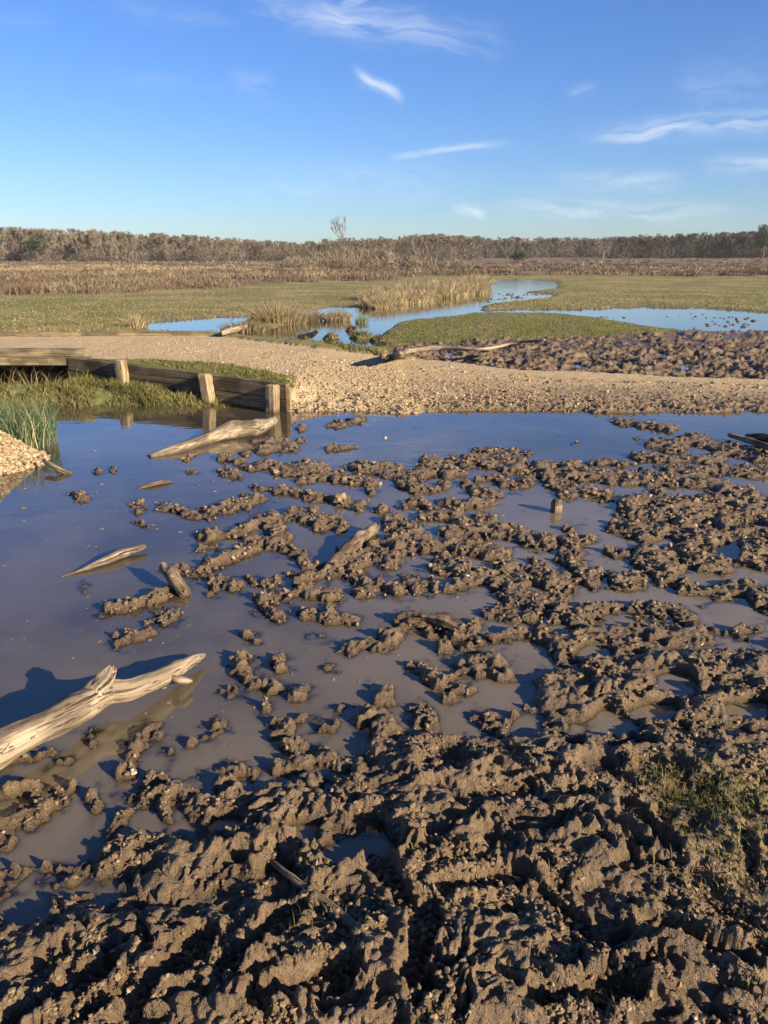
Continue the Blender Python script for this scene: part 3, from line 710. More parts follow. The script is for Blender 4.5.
# ------------------------------------------------------------------ sawn timber
def timber(name, mat, p0, p1, w, h, parent, z0=(0, 0), bev=.006, seed=0, rough=.004):
    """sawn beam from p0 to p1 (2-D), w thick, its underside at z0, h high"""
    p0 = np.array(p0, float); p1 = np.array(p1, float); L = np.linalg.norm(p1-p0); d = (p1-p0)/L; nn = np.array([-d[1], d[0]])
    nl = max(4, int(L/.06)); prof = []
    for (a, b_) in [(-.5, 0), (-.5, .5), (-.5, 1), (0, 1), (.5, 1), (.5, .5), (.5, 0), (0, 0)]: prof.append((a, b_))
    ring = []
    for (a, b_), nx in zip(prof, prof[1:]+prof[:1]):
        for f in (.06, .5, .94): ring.append((a+(nx[0]-a)*f, b_+(nx[1]-b_)*f))
    ring = np.array(ring); k = len(ring)
    u = np.linspace(0, 1, nl)
    Vv = np.zeros((nl, k, 3)); g_ = np.zeros((nl, k, 3))
    for i, t in enumerate(u):
        zz = z0[0]+(z0[1]-z0[0])*t
        off = rough*n3(np.full(k, t*L*4), ring[:, 0]*4, ring[:, 1]*4, seed)
        q = p0+d*t*L
        Vv[i, :, :2] = q+nn*((ring[:, 0]*w)+off*np.sign(ring[:, 0]))[:, None]; Vv[i, :, 2] = zz+ring[:, 1]*h+off
        g_[i, :, 0] = t*L+seed*3.1; g_[i, :, 1] = ring[:, 0]*w; g_[i, :, 2] = ring[:, 1]*h
    ix = np.arange(nl*k).reshape(nl, k); ix2 = np.concatenate([ix, ix[:, :1]], 1)
    q = np.stack([ix2[:-1, :-1], ix2[:-1, 1:], ix2[1:, 1:], ix2[1:, :-1]], -1).reshape(-1, 4)
    Vv = Vv.reshape(-1, 3); g_ = g_.reshape(-1, 3); n0 = len(Vv)
    Vv = np.concatenate([Vv, [Vv[:k].mean(0), Vv[n0-k:n0].mean(0)]]); g_ = np.concatenate([g_, [g_[:k].mean(0), g_[n0-k:].mean(0)]])
    tr = np.concatenate([np.stack([ix2[0, 1:], ix2[0, :-1], np.full(k, n0)], 1), np.stack([ix2[-1, :-1], ix2[-1, 1:], np.full(k, n0+1)], 1)])
    me = mesh_np(name, Vv-np.array(parent.location), [q[:, ::-1], tr[:, ::-1]], False, {'grain': ('FLOAT_VECTOR', g_)})
    return link(name, me, mat, parent)

rw = empty('retaining_wall', (A[0], A[1], 0))
tag(rw, 'low wall of brown timber sleepers with three pale posts holding the track above the pond', 'retaining wall')
Aw = A-wdir*0.02-wnor*0.035; Bw = B-wnor*0.035
timber('board', SLEEPER, Aw, Bw, .07, .168, rw, (.145, .215), seed=1)
timber('board', SLEEPER, Aw, Bw, .066, .195, rw, (-.055, .010), seed=2)
def post_obj(name, mat, base, w, h, parent, lean=(0, 0), yaw=0, seed=0, dx=None, taper=0):
    """square post with a weathered top, leaning"""
    n = 10; s = []
    cs = [(-1, -1), (0, -1.0), (1, -1), (1.0, 0), (1, 1), (0, 1.0), (-1, 1), (-1.0, 0)]
    ca, sa = math.cos(yaw), math.sin(yaw); Vv = []; g_ = []
    for i in range(n+2):
        t = min(i/n, 1); ww = w/2*(1-taper*t)*(1 if i <= n else .8); zz = h*t+(.012 if i > n else 0)
        for j, (a, b_) in enumerate(cs):
            k = .94 if (a and b_) else 1
            o = .004*float(n3(np.array([t*6.]), np.array([a*2.]), np.array([b_*2.]), seed)[0])
            x = a*ww*k+o; y = b_*ww*k*(dx or 1)+o
            Vv.append((base[0]+x*ca-y*sa+lean[0]*zz, base[1]+x*sa+y*ca+lean[1]*zz, base[2]+zz)); g_.append((zz+seed, x, y))
    k = 8; m_ = n+2
    ix = np.arange(m_*k).reshape(m_, k); ix2 = np.concatenate([ix, ix[:, :1]], 1)
    q = np.stack([ix2[:-1, :-1], ix2[:-1, 1:], ix2[1:, 1:], ix2[1:, :-1]], -1).reshape(-1, 4)
    Vv.append(np.mean(Vv[-8:], 0)); g_.append((h, 0, 0))
    tr = np.stack([ix2[-1, :-1], ix2[-1, 1:], np.full(k, m_*k)], 1)
    off = np.array(parent.location) if parent is not None else np.array(base)
    me = mesh_np(name, np.array(Vv)-off, [q, tr], False, {'grain': ('FLOAT_VECTOR', np.array(g_))})
    o = link(name, me, mat, parent)
    if parent is None: o.location = base
    return o
yaw = math.atan2(wdir[1], wdir[0])
def on_wall(f, off): return A+wdir*WLEN*f-wnor*off
for pxp, lean, hh_, sd_ in ((273, (.02, .05), .33, 1), (210, (-.12, .12), .36, 2), (125, (-.10, .14), .40, 3)):
    best = min(np.linspace(0, 1, 400), key=lambda f: abs(proj(on_wall(f, .13)[0], on_wall(f, .13)[1], .15)[0]-pxp))
    q = on_wall(best, .145)
    post_obj('post', POSTWOOD, (q[0], q[1], -.04+.10*best), .118, hh_-.02*best, rw, lean, yaw, sd_)

fbz = 0.385
fbr = empty('footbridge', (BR_X-2, BR_Y0, .3))
tag(fbr, 'low timber bridge carrying the gravel track over a dark channel at left', 'bridge')
timber('edge_beam', BEAM, (BR_X+.12, BR_Y0), (-9.5, BR_Y0), .12, .105, fbr, (.280, .280), seed=4)
timber('kerb_beam', BEAM, (BR_X+.06, BR_Y0+.03), (-9.5, BR_Y0+.03), .15, .100, fbr, (.388, .388), seed=5)
timber('kerb_beam', BEAM, (-2.95, BR_Y1+.25), (-9.5, BR_Y1), .12, .065, fbr, (.385, .385), seed=6)
# gravelled deck
dx_ = np.linspace(-9.6, BR_X+.25, 120); dy_ = np.linspace(BR_Y0+.065, BR_Y1+.2, 70)
DX, DY = np.meshgrid(dx_, dy_, indexing='ij'); DZ = .381-.03*sstep(BR_X+.1, BR_X+.25, DX)+.006*n2(DX*6, DY*6, 17)+.004*n2(DX*20, DY*20, 3)
dv = np.stack([DX, DY, DZ], -1).reshape(-1, 3); di = np.arange(len(dv)).reshape(DX.shape)
dq = np.stack([di[:-1, :-1], di[1:, :-1], di[1:, 1:], di[:-1, 1:]], -1).reshape(-1, 4)
# underside and sides
bot = dv.copy(); bot[:, 2] = .25; rim = np.concatenate([di[:, 0], di[-1, 1:], di[::-1, -1][1:], di[0, ::-1][1:-1]])
r2 = np.roll(rim, -1); sides = np.stack([rim, rim+len(dv), r2+len(dv), r2], 1)
dv2 = np.concatenate([dv, bot])-np.array(fbr.location)
zc = np.tile([1, 0, 0, 1], (len(dv2), 1))
link('deck', mesh_np('deck', dv2, [dq, dq[:, ::-1]+len(dv), sides], False, {'zone': ('FLOAT_COLOR', zc), 'turf': ('FLOAT', np.zeros(len(dv2)))}), GROUND, fbr)

# stake in the pond
sp = P(556, 512, 0)
st = empty('wooden_stake', (sp[0], sp[1], -.08))
post_obj('shaft', MUDWOOD, (sp[0], sp[1], -.08), .060, .135, st, (.02, .03), .35, 8)
post_obj('top', DARKWOOD, (sp[0]+.003, sp[1]+.0045, .053), .066, .026, st, (.02, .03), .35, 9, taper=.25)
tag(st, 'short square wooden stake with dark top standing alone in the water', 'stake')

# ================================================================== STONES AND CRUMBS
def ico():
    t = (1+5**.5)/2
    v = np.array([(-1, t, 0), (1, t, 0), (-1, -t, 0), (1, -t, 0), (0, -1, t), (0, 1, t), (0, -1, -t), (0, 1, -t), (t, 0, -1), (t, 0, 1), (-t, 0, -1), (-t, 0, 1)], float)
    f = np.array([(0, 11, 5), (0, 5, 1), (0, 1, 7), (0, 7, 10), (0, 10, 11), (1, 5, 9), (5, 11, 4), (11, 10, 2), (10, 7, 6), (7, 1, 8), (3, 9, 4), (3, 4, 2), (3, 2, 6), (3, 6, 8), (3, 8, 9), (4, 9, 5), (2, 4, 11), (6, 2, 10), (8, 6, 7), (9, 8, 1)])
    return v/np.linalg.norm(v, axis=1)[:, None], f
def subdiv(v, f):
    e = {}; v = list(map(tuple, v)); nf = []
    def mid(a, b_):
        k = (min(a, b_), max(a, b_))
        if k not in e:
            m_ = (np.array(v[a])+np.array(v[b_])); m_ /= np.linalg.norm(m_); e[k] = len(v); v.append(tuple(m_))
        return e[k]
    for a, b_, c_ in f:
        x, y, z = mid(a, b_), mid(b_, c_), mid(c_, a); nf += [(a, x, z), (b_, y, x), (c_, z, y), (x, y, z)]
    return np.array(v), np.array(nf)
SUB = IV, IF = subdiv(*ico())
def stones(xs, ys, zs, rad, tint, sink=.35, seed=0, angular=.28, base=None):
    """many little stones as one triangle soup (vectorised)"""
    IV, IF = base or SUB
    n = len(xs); g_ = np.random.default_rng(seed)
    S = g_.uniform(.65, 1.25, (n, 1, 3)); S[..., 2] *= .75
    ph = g_.uniform(0, 100, (n, 1))
    v = IV[None]*np.ones((n, 1, 1))
    d = 1+angular*n3(v[..., 0]*1.7+ph, v[..., 1]*1.7-ph, v[..., 2]*1.7+ph*.3, 5)*1.6
    v = v*d[..., None]*S
    a = g_.uniform(0, 2*math.pi, (n, 1)); ca, sa = np.cos(a), np.sin(a)
    vx = v[..., 0]*ca-v[..., 1]*sa; vy = v[..., 0]*sa+v[..., 1]*ca
    r = np.asarray(rad)[:, None]
    V_ = np.stack([xs[:, None]+vx*r, ys[:, None]+vy*r, zs[:, None]+v[..., 2]*r+r*(.5-sink)], -1).reshape(-1, 3)
    Ff = (IF[None]+np.arange(n)[:, None, None]*len(IV)).reshape(-1, 3)
    return V_, Ff, np.repeat(tint, len(IV))
def stone_obj(name, mat, parts, smooth=False):
    Vs_, Fs_, Ts_ = [], [], []; k = 0
    for v, f, t in parts: Vs_.append(v); Fs_.append(f+k); Ts_.append(t); k += len(v)
    return link(name, mesh_np(name, np.concatenate(Vs_), [np.concatenate(Fs_)], smooth, {'tint': ('FLOAT', np.concatenate(Ts_))}), mat)
def scatter_px(n, poly, z=0.03, seed=0):
    g_ = np.random.default_rng(seed); poly = np.array(poly, float)
    x0, y0 = poly.min(0); x1, y1 = poly.max(0); xs = g_.uniform(x0, x1, n*3); ys = g_.uniform(y0, y1, n*3)
    k = inpoly(xs, ys, [tuple(p) for p in poly]); xs, ys = xs[k][:n], ys[k][:n]
    return at(xs, ys, z)
STONE = tint_mat('gravel_stone', [(0, (.12, .083, .048)), (.5, (.32, .225, .115)), (.85, (.45, .34, .195)), (1, (.55, .46, .33))], .8, 40)
CRUMB = tint_mat('mud_crumb', [(0, (.11, .074, .042)), (.7, (.225, .158, .086)), (.9, (.29, .215, .12)), (1, (.40, .33, .24))], .75, 60)

gx, gy = scatter_px(3200, [(288, 384), (330, 372), (420, 368), (560, 380), (790, 386), (790, 414), (500, 412), (285, 414)], .06, 11)
gzv = zat(gx, gy); keep = gzv > .0
gx, gy, gzv = gx[keep], gy[keep], gzv[keep]
p1_ = stones(gx, gy, gzv, rng.uniform(.005, .017, len(gx))*np.where(rng.random(len(gx)) < .05, 1.9, 1), np.clip(rng.normal(.55, .25, len(gx))-.32*sstep(.2, 3, gx)*rng.random(len(gx)), 0, 1), seed=1)
gx2 = cx+rng.normal(0, .38, 3400); gy2 = cy+rng.normal(0, .30, 3400); gz2 = zat(gx2, gy2); k_ = gz2 > 0
p2_ = stones(gx2[k_], gy2[k_], gz2[k_], rng.uniform(.008, .024, k_.sum()), np.clip(rng.normal(.58, .24, k_.sum()), 0, 1), seed=2)
tx_, ty_ = scatter_px(2600, [(-60, 336), (200, 340), (330, 352), (420, 364), (600, 378), (400, 390), (300, 376), (200, 362), (-60, 346)], .3, 12)
tx_, ty_ = tx_[ty_ < 13.0], ty_[ty_ < 13.0]
okk = (tx_ > BR_X+.4)
tx_, ty_ = tx_[okk], ty_[okk]
p3_ = stones(tx_, ty_, zat(tx_, ty_), rng.uniform(.006, .016, len(tx_)), np.clip(rng.normal(.6, .22, len(tx_)), 0, 1), seed=3)
tag(stone_obj('gravel', STONE, [p1_, p2_, p3_]), 'loose tan gravel stones on the track edge and on the spit', 'gravel', kind='stuff')

# crumbs of mud and small flints over the clods
cx_, cy_ = scatter_px(62000, [(-30, 420), (800, 420), (800, 1040), (-30, 1040)], .04, 13)
cz_ = zat(cx_, cy_)
k_ = (cz_ > .004) & (cz_ < .16) & ((cy_ > 3.2) | (cz_ > .014)) & ((cy_ > 3.2) | (n2(cx_*4, cy_*4, 83)+.4*n2(cx_*15, cy_*15, 84) > .02))
cx_, cy_, cz_ = cx_[k_], cy_[k_], cz_[k_]
rad = .0016+.011*rng.random(len(cx_))**3
rad *= np.clip(np.hypot(cx_, cy_)/3.0, .75, 1.9)
tint = np.clip(rng.normal(.42, .2, len(cx_)), 0, .86); pale = rng.random(len(cx_)) < .02; tint[pale] = rng.uniform(.9, 1, pale.sum())
tag(stone_obj('mud_crumbs', CRUMB, [stones(cx_, cy_, cz_, rad, tint, .3, seed=4, angular=.5, base=ico())]), 'crumbs of mud and pale flint chips over the trampled mud', 'crumbs', kind='stuff')

def single_stone(label, px_, py_, r, tint, z=None, seed=0, name='stone'):
    x, y = at(px_, py_, .02); x = float(x); y = float(y); zz = max(float(zat(x, y)), 0) if z is None else z
    v, f, t = stones(np.array([0.]), np.array([0.]), np.array([0.]), np.array([r]), np.array([tint]), .3, seed, .3)
    o = link(name, mesh_np(name, v, [f], False, {'tint': ('FLOAT', t)}), STONE); o.location = (x, y, zz)
    return tag(o, label, 'stone')
single_stone('brown grey stone set in the clods in front of the far mud ridge', 340, 500, .045, .45, seed=21)
single_stone('tiny white stone alone in the blue open water near the track', 385, 436, .02, 1.0, z=0.0, seed=22)
single_stone('white chalky stone on the clods right of the tan puddle mid pond', 467, 578, .015, 1.0, seed=23)
single_stone('white stone on the mud beside the puddles below the pale log', 133, 771, .014, 1.0, seed=24)

fx_, fy_ = scatter_px(900, [(-20, 440), (300, 430), (560, 430), (560, 720), (250, 780), (-20, 680)], 0, 33)
k_ = (zat(fx_, fy_) < -.012) & (n2(fx_*1.1, fy_*1.1, 34)+.6*n2(fx_*4, fy_*4, 35) > .0); fx_, fy_ = fx_[k_], fy_[k_]
fr = .002+.010*rng.random(len(fx_))**3; fr *= np.clip(fy_/3, .8, 2)
fv, ff_, ft_ = stones(fx_, fy_, fx_*0, fr, rng.uniform(.1, .95, len(fx_)), .5, seed=10, angular=.5, base=ico()); fv[:, 2] = np.clip(fv[:, 2]*.35, -.004, .006)
tag(stone_obj('floating_debris', CRUMB, [(fv, ff_, ft_)]), 'flecks of straw, leaf and mud afloat on the still water', 'debris', kind='stuff')

# ================================================================== GRASSES
def blades(x, y, z, h, w, lean, tint, curve=.35, seed=0):
    """two-piece bent blades; returns verts, tris, tint"""
    n = len(x); g_ = np.random.default_rng(seed)
    a = g_.uniform(0, 2*math.pi, n); la = lean*g_.uniform(.3, 1.4, n); f = g_.uniform(0, 2*math.pi, n)
    wx_ = np.cos(f)*w/2; wy_ = np.sin(f)*w/2
    mx = x+np.cos(a)*la*h*.35; my = y+np.sin(a)*la*h*.35; mz = z+h*.55
    tx = x+np.cos(a)*la*h*(.9+curve); ty = y+np.sin(a)*la*h*(.9+curve); tz = z+h*np.sqrt(np.clip(1-(la*.7)**2, .15, 1))
    V_ = np.stack([np.stack([x-wx_, y-wy_, z-.01+0*x], 1), np.stack([x+wx_, y+wy_, z-.01+0*x], 1), np.stack([mx-wx_*.8, my-wy_*.8, mz], 1), np.stack([mx+wx_*.8, my+wy_*.8, mz], 1), np.stack([tx, ty, tz], 1)], 1)
    T_ = np.array([(0, 1, 3), (0, 3, 2), (2, 3, 4)])
    return V_.reshape(-1, 3), (T_[None]+np.arange(n)[:, None, None]*5).reshape(-1, 3), np.repeat(tint, 5)
def blade_obj(name, mat, parts, origin=(0, 0, 0)):
    s = Soup()
    for v, f, t in parts: s.add(v, f, tint=t)
    o = link(name, s.mesh(name, False, origin), mat); o.location = origin
    return o
GRASS = tint_mat('grass', [(0, (.055, .058, .015)), (.4, (.125, .117, .031)), (.75, (.20, .17, .058)), (1, (.29, .235, .105))], .7, trans=.25)
RUSH = tint_mat('rush', [(0, (.05, .085, .04)), (.5, (.11, .155, .075)), (.85, (.20, .22, .10)), (1, (.38, .31, .16))], .6, trans=.25)
STRAW = tint_mat('dead_reed', [(0, (.12, .09, .042)), (.4, (.26, .20, .098)), (.8, (.40, .32, .175)), (1, (.50, .42, .26))], .75, trans=.25)
HEATHER = tint_mat('heather', [(0, (.06, .039, .028)), (.45, (.122, .084, .058)), (.75, (.185, .14, .087)), (1, (.27, .225, .125))], .9)

# rushes on the spit
rx0, ry0 = at(22, 446)
rx0 = float(rx0); ry0 = float(ry0)
n = 620
a_ = rng.uniform(0, 2*math.pi, n); q_ = np.sqrt(rng.random(n))
bx_ = rx0+np.cos(a_)*q_*.27; by_ = ry0+.10+np.sin(a_)*q_*.30
rush = blades(bx_, by_, np.maximum(zat(bx_, by_), 0), rng.uniform(.22, .50, n), rng.uniform(.005, .010, n), .38, np.clip(rng.normal(.5, .25, n), 0, 1), seed=5)
o = blade_obj('rush_clump', RUSH, [rush], (rx0, ry0, 0)); tag(o, 'tall green rushes growing on the stony spit at the left edge', 'rushes')

# bank turf and brambles under the wall
g_ = np.random.default_rng(3)
n = 26000
bx_ = g_.uniform(-6.5, -1.25, n); by_ = g_.uniform(8.5, 10.4, n)
bh = (bx_-A[0])*wnor[0]+(by_-A[1])*wnor[1]
byl = np.interp(bx_, [-9, -4.6, -3.0, -2.0, -1.55, -1.2], [8.60, 8.72, 8.85, 8.80, 8.75, 9.4])
k_ = (bh < -.07) & (by_ > byl-.02) & ~((bx_ < BR_X) & (by_ > 9.45)) & (n2(bx_*2.2, by_*2.2, 90) > -.35)
bx_, by_ = bx_[k_], by_[k_]; bz_ = zat(bx_, by_)
tz_ = np.clip(g_.normal(.42, .22, len(bx_))+.4*n2(bx_*1.7, by_*1.7, 91)+.25*(bx_ < -4.3), 0, 1)
tag(blade_obj('bank_grass', GRASS, [blades(bx_, by_, bz_, g_.uniform(.03, .11, len(bx_))*np.clip(1+.7*n2(bx_*3.5, by_*3.5, 92), .4, 1.7)*np.where((bx_ < BR_X) & (by_ > 9.1), .5, 1), g_.uniform(.005, .012, len(bx_)), .7, tz_, seed=6)]), 'rough grass and weeds on the bank under the sleeper wall', 'grass', kind='stuff')
# dead stems hanging in the mouth of the channel
n = 420; bx_ = g_.uniform(-7, BR_X+.1, n); by_ = g_.uniform(9.25, 9.9, n)
tag(blade_obj('dead_stems', STRAW, [blades(bx_, by_, np.maximum(zat(bx_, by_), .05), g_.uniform(.12, .34, n), g_.uniform(.006, .012, n), .9, g_.uniform(0, .45, n), seed=7)]), 'tangle of dead brown stems in the dark mouth of the channel', 'dead stems', kind='stuff')

# turf of the verges and of the strip beyond the mud
def turf(n, poly, z, hmin, hmax, wmin, wmax, mask, tm, ts, seed, lean=.5):
    x, y = scatter_px(n, poly, z, seed)
    k = zone(mask, x, y); x, y = x[k], y[k]
    g_ = np.random.default_rng(seed)
    t = np.clip(g_.normal(tm, ts, len(x))+.25*n2(x*.5, y*.5, 95), 0, 1)
    return blades(x, y, zat(x, y), g_.uniform(hmin, hmax, len(x)), g_.uniform(wmin, wmax, len(x)), lean, t, seed=seed)
vg = turf(5000, [(72, 356), (140, 352), (230, 354), (300, 378), (285, 384), (150, 366)], .33, .015, .05, .006, .012, verge, .42, .2, 21, .7)
vg2 = turf(2600, [(205, 333), (300, 342), (384, 352), (384, 358), (300, 348), (205, 338)], .2, .03, .09, .01, .02, is_grass, .4, .2, 22)
stp = turf(26000, [(384, 352), (384, 326), (420, 315), (550, 309), (640, 318), (768, 330), (640, 342), (480, 346)], .1, .008, .032, .01, .022, is_grass & (px > 370), .45, .18, 23, .8)
mdw = turf(12000, [(-60, 332), (-60, 296), (250, 288), (420, 276), (420, 300), (300, 316), (200, 334)], .08, .02, .07, .012, .035, is_grass, .72, .18, 24, .9)
mdr = turf(11000, [(480, 308), (480, 285), (430, 276), (790, 274), (820, 314)], .08, .02, .06, .015, .045, is_grass, .66, .18, 25, .9)
tag(blade_obj('grass', GRASS, [vg, vg2, stp, mdw, mdr]), 'short grazed grass on the banks and the open flat beyond the track', 'grass', kind='stuff')

# sprouts in the foreground
parts = []
for (sx, sy, n, sr) in ((600, 782, 16, .05), (684, 780, 220, .07), (668, 772, 90, .05), (735, 790, 300, .10), (752, 830, 420, .15), (765, 865, 300, .14), (330, 902, 12, .02), (312, 915, 8, .015), (293, 922, 6, .01),
                        (505, 744, 26, .05), (440, 850, 14, .04), (575, 862, 16, .04), (640, 750, 18, .04), (425, 1015, 14, .04), (715, 880, 30, .07), (690, 845, 16, .05), (560, 800, 8, .03)):
    x0, y0 = at(sx, sy, .08); x = float(x0)+g_.normal(0, sr, n); y = float(y0)+g_.normal(0, sr, n)
    parts.append(blades(x, y, zat(x, y), g_.uniform(.014, .042, n), g_.uniform(.002, .0045, n), .8, np.clip(g_.normal(.45, .2, n), 0, 1), seed=sx))
tag(blade_obj('grass_sprouts', GRASS, parts), 'thin green grass sprouting from the trampled mud', 'grass', kind='stuff')

# reeds
def reeds(n, cx0, cy0, rx, ry, hmin, hmax, w, seed, tm=.6, zmin=0.0, lean=.65):
    g_ = np.random.default_rng(seed); a = g_.uniform(0, 2*math.pi, n); q = np.sqrt(g_.random(n))
    x = cx0+np.cos(a)*q*rx; y = cy0+np.sin(a)*q*ry
    return blades(x, y, np.maximum(zat(x, y), zmin), g_.uniform(hmin, hmax, n)*(1.1-.45*q), g_.uniform(.5, 1.2, n)*w*.6, lean, np.clip(g_.normal(tm, .2, n), 0, 1), seed=seed)
def clump(label, pxc, pyc, wpx, hpx, n, name='reed_clump', mat=None, tm=.6, group=None, depth=None):
    x, y = at(pxc, pyc, .02); x = float(x); y = float(y); s = math.hypot(y, CAM_H)/F; n = int(n*1.7)
    o = blade_obj(name, mat or STRAW, [reeds(n, x, y, wpx/2*s, depth or wpx/2*s*.8, hpx*s*.4, hpx*s*1.0, s*.9, int(pxc*7+pyc), tm)], (x, y, 0))
    return tag(o, label, 'reeds', group)
clump('broad straw coloured reed clump on the islet in the stream', 278, 323, 54, 24, 900)
clump('brown sedge mound beside the slanting pale branch in the stream', 244, 331, 42, 15, 500, name='sedge_mound', tm=.32)
clump('small pale reed clump standing in water right of the broad clump', 337, 320, 26, 15, 320)
clump('pale reed clump between the broad clump and the small one', 312, 320, 20, 16, 240, tm=.5)
clump('lone pale reed tuft in the meadow left of the stream', 136, 329, 13, 20, 150, tm=.75)
clump('low green sedge tuft in the stream near the grassy point', 362, 322, 12, 10, 120, name='sedge_tuft', mat=RUSH, tm=.7)
clump('tall straw tuft on the far bank of the stream above the small clump', 368, 307, 16, 14, 150, tm=.65)
rb = []
for i in range(60):
    u = (i+.5)/60; pxc = 372+112*u+rng.uniform(-6, 6); pyc = np.interp(pxc, [372, 400, 440, 484], [309, 303, 298, 291])-rng.uniform(0, 10)*(1-.4*u)
    x, y = at(pxc, pyc, .05); s = math.hypot(float(y), CAM_H)/F
    rb.append(reeds(300, float(x), float(y), 10*s, 10*s*2.2, 6*s, 15*s, s*.9, 400+i, .68))
tag(blade_obj('reed_bed', STRAW, rb), 'bed of straw coloured reeds on the inside of the stream bend', 'reeds', kind='stuff')

# mossy tussocks standing in the stream
MOSS = tint_mat('moss', [(0, (.06, .055, .025)), (.6, (.14, .12, .045)), (1, (.24, .20, .09))], .9, 6)
for lab, a, b_, r in (('round mossy tussock in the stream nearest the fallen branch', 382, 341, 0.19), ('low flat mossy tussock in the stream left of the round one', 362, 338, 0.204), ('small dark tussock in the middle of the stream', 352, 331, 0.109), ('dark low tussock near the broken branch end', 331, 339, 0.136)):
    x, y = at(a, b_, 0); x = float(x); y = float(y)
    v, f = subdiv(IV, IF); d = 1+.35*n3(v[:, 0]*2.5+a, v[:, 1]*2.5, v[:, 2]*2.5, 3)
    v = v*d[:, None]*np.array([r*1.3, r, r*.45])
    s = Soup(); s.add(v, f, tint=np.clip(.4+.5*n3(v[:, 0]*9, v[:, 1]*9, v[:, 2]*9, 4), 0, 1)); n = 160
    aa = rng.uniform(0, 6.28, n); qq = np.sqrt(rng.random(n))*r*.9
    bv, bf, bt = blades(np.cos(aa)*qq*1.2, np.sin(aa)*qq, r*.36*(1-(qq/r)**2), rng.uniform(.04, .12, n), np.full(n, .02), .7, rng.uniform(.2, 1, n), seed=a); s.add(bv, bf, tint=bt)
    o = link('mossy_tussock', s.mesh('mossy_tussock'), MOSS); o.location = (x, y, .01); tag(o, lab, 'tussock')

# debris flecks in the far shallows
fx_, fy_ = scatter_px(150, [(440, 305), (480, 296), (540, 290), (548, 296), (480, 303)], 0, 31)
fx2, fy2 = scatter_px(110, [(600, 318), (700, 326), (760, 330), (760, 318), (640, 310)], 0, 32)
fx_ = np.concatenate([fx_, fx2]); fy_ = np.concatenate([fy_, fy2]); m_ = zone(is_strm, fx_, fy_)
fx_, fy_ = fx_[m_], fy_[m_]
sel_ = n2(fx_*.6, fy_*.35, 77) > .05; fx_, fy_ = fx_[sel_], fy_[sel_]
tag(stone_obj('stream_clods', CRUMB, [stones(fx_, fy_, fx_*0, rng.uniform(.02, .075, len(fx_)), np.full(len(fx_), .1), .72, seed=9)]), 'dark clods breaking the surface of the far shallows', 'clods', kind='stuff')

# heather
def heather(n, poly, z, seed, tm, hm=1.0):
    x, y = scatter_px(n, poly, z, seed); k = zone(is_heath, x, y); x, y = x[k], y[k]; g_ = np.random.default_rng(seed)
    keepn = n2(x*.3, y*.15, 97)+n2(x*1.1, y*1.1, 98)*.6 > -.05; x, y = x[keepn], y[keepn]
    m = 18; xx = np.repeat(x, m)+g_.normal(0, .22, len(x)*m); yy = np.repeat(y, m)+g_.normal(0, .3, len(x)*m)
    hb = np.repeat(np.clip(.28+.30*n2(x*.2, y*.2, 99)+g_.normal(0, .08, len(x)), .08, .8), m)
    tt = np.clip(np.repeat(np.clip(g_.normal(tm, .14, len(x))+.6*n2(x*.10, y*.05, 96), 0, 1), m)+g_.normal(0, .17, len(xx)), 0, 1)
    s = np.hypot(yy, 1.6)/F
    return blades(xx, yy, zat(xx, yy), hb*hm*g_.uniform(.6, 1.3, len(xx)), np.maximum(s*.5, .015)*g_.uniform(.5, 1.5, len(xx)), .8, tt, seed=seed)
hl = heather(11000, [(-150, 302), (-150, 262.6), (200, 262.6), (400, 264), (460, 272), (430, 278), (390, 282), (250, 292), (100, 300)], .3, 41, .52)
hr = heather(9000, [(440, 277), (430, 264), (600, 259.5), (920, 258.5), (920, 280), (700, 279)], .6, 42, .45, .8)
tag(blade_obj('heather', HEATHER, [hl, hr]), 'brown winter heather across the heath below the trees', 'heather', kind='stuff')
pg_x, pg_y = scatter_px(9000, [(-150, 268.5), (-150, 265.5), (150, 265), (320, 266), (330, 268.5), (150, 268)], .45, 43)
s_ = np.hypot(pg_y, 1.6)/F
tag(blade_obj('pale_grass', STRAW, [blades(pg_x, pg_y, zat(pg_x, pg_y), rng.uniform(.2, .55, len(pg_x))*np.clip(1+1.2*n2(pg_x*.06, pg_y*.02, 88), .2, 1.6), s_*.5, .5, np.clip(rng.normal(.5, .22, len(pg_x)), 0, 1), seed=44)]), 'long band of pale dead grass in front of the left wood', 'grass', kind='stuff')

# ================================================================== TREES
TWIG = tint_mat('bare_wood', [(0, (.045, .038, .028)), (.35, (.112, .09, .06)), (.65, (.185, .147, .098)), (.85, (.24, .195, .135)), (1, (.33, .285, .22))], .9)
PINE = tint_mat('pine_needles', [(0, (.015, .024, .012)), (.6, (.04, .055, .025)), (1, (.085, .095, .045))], .8)

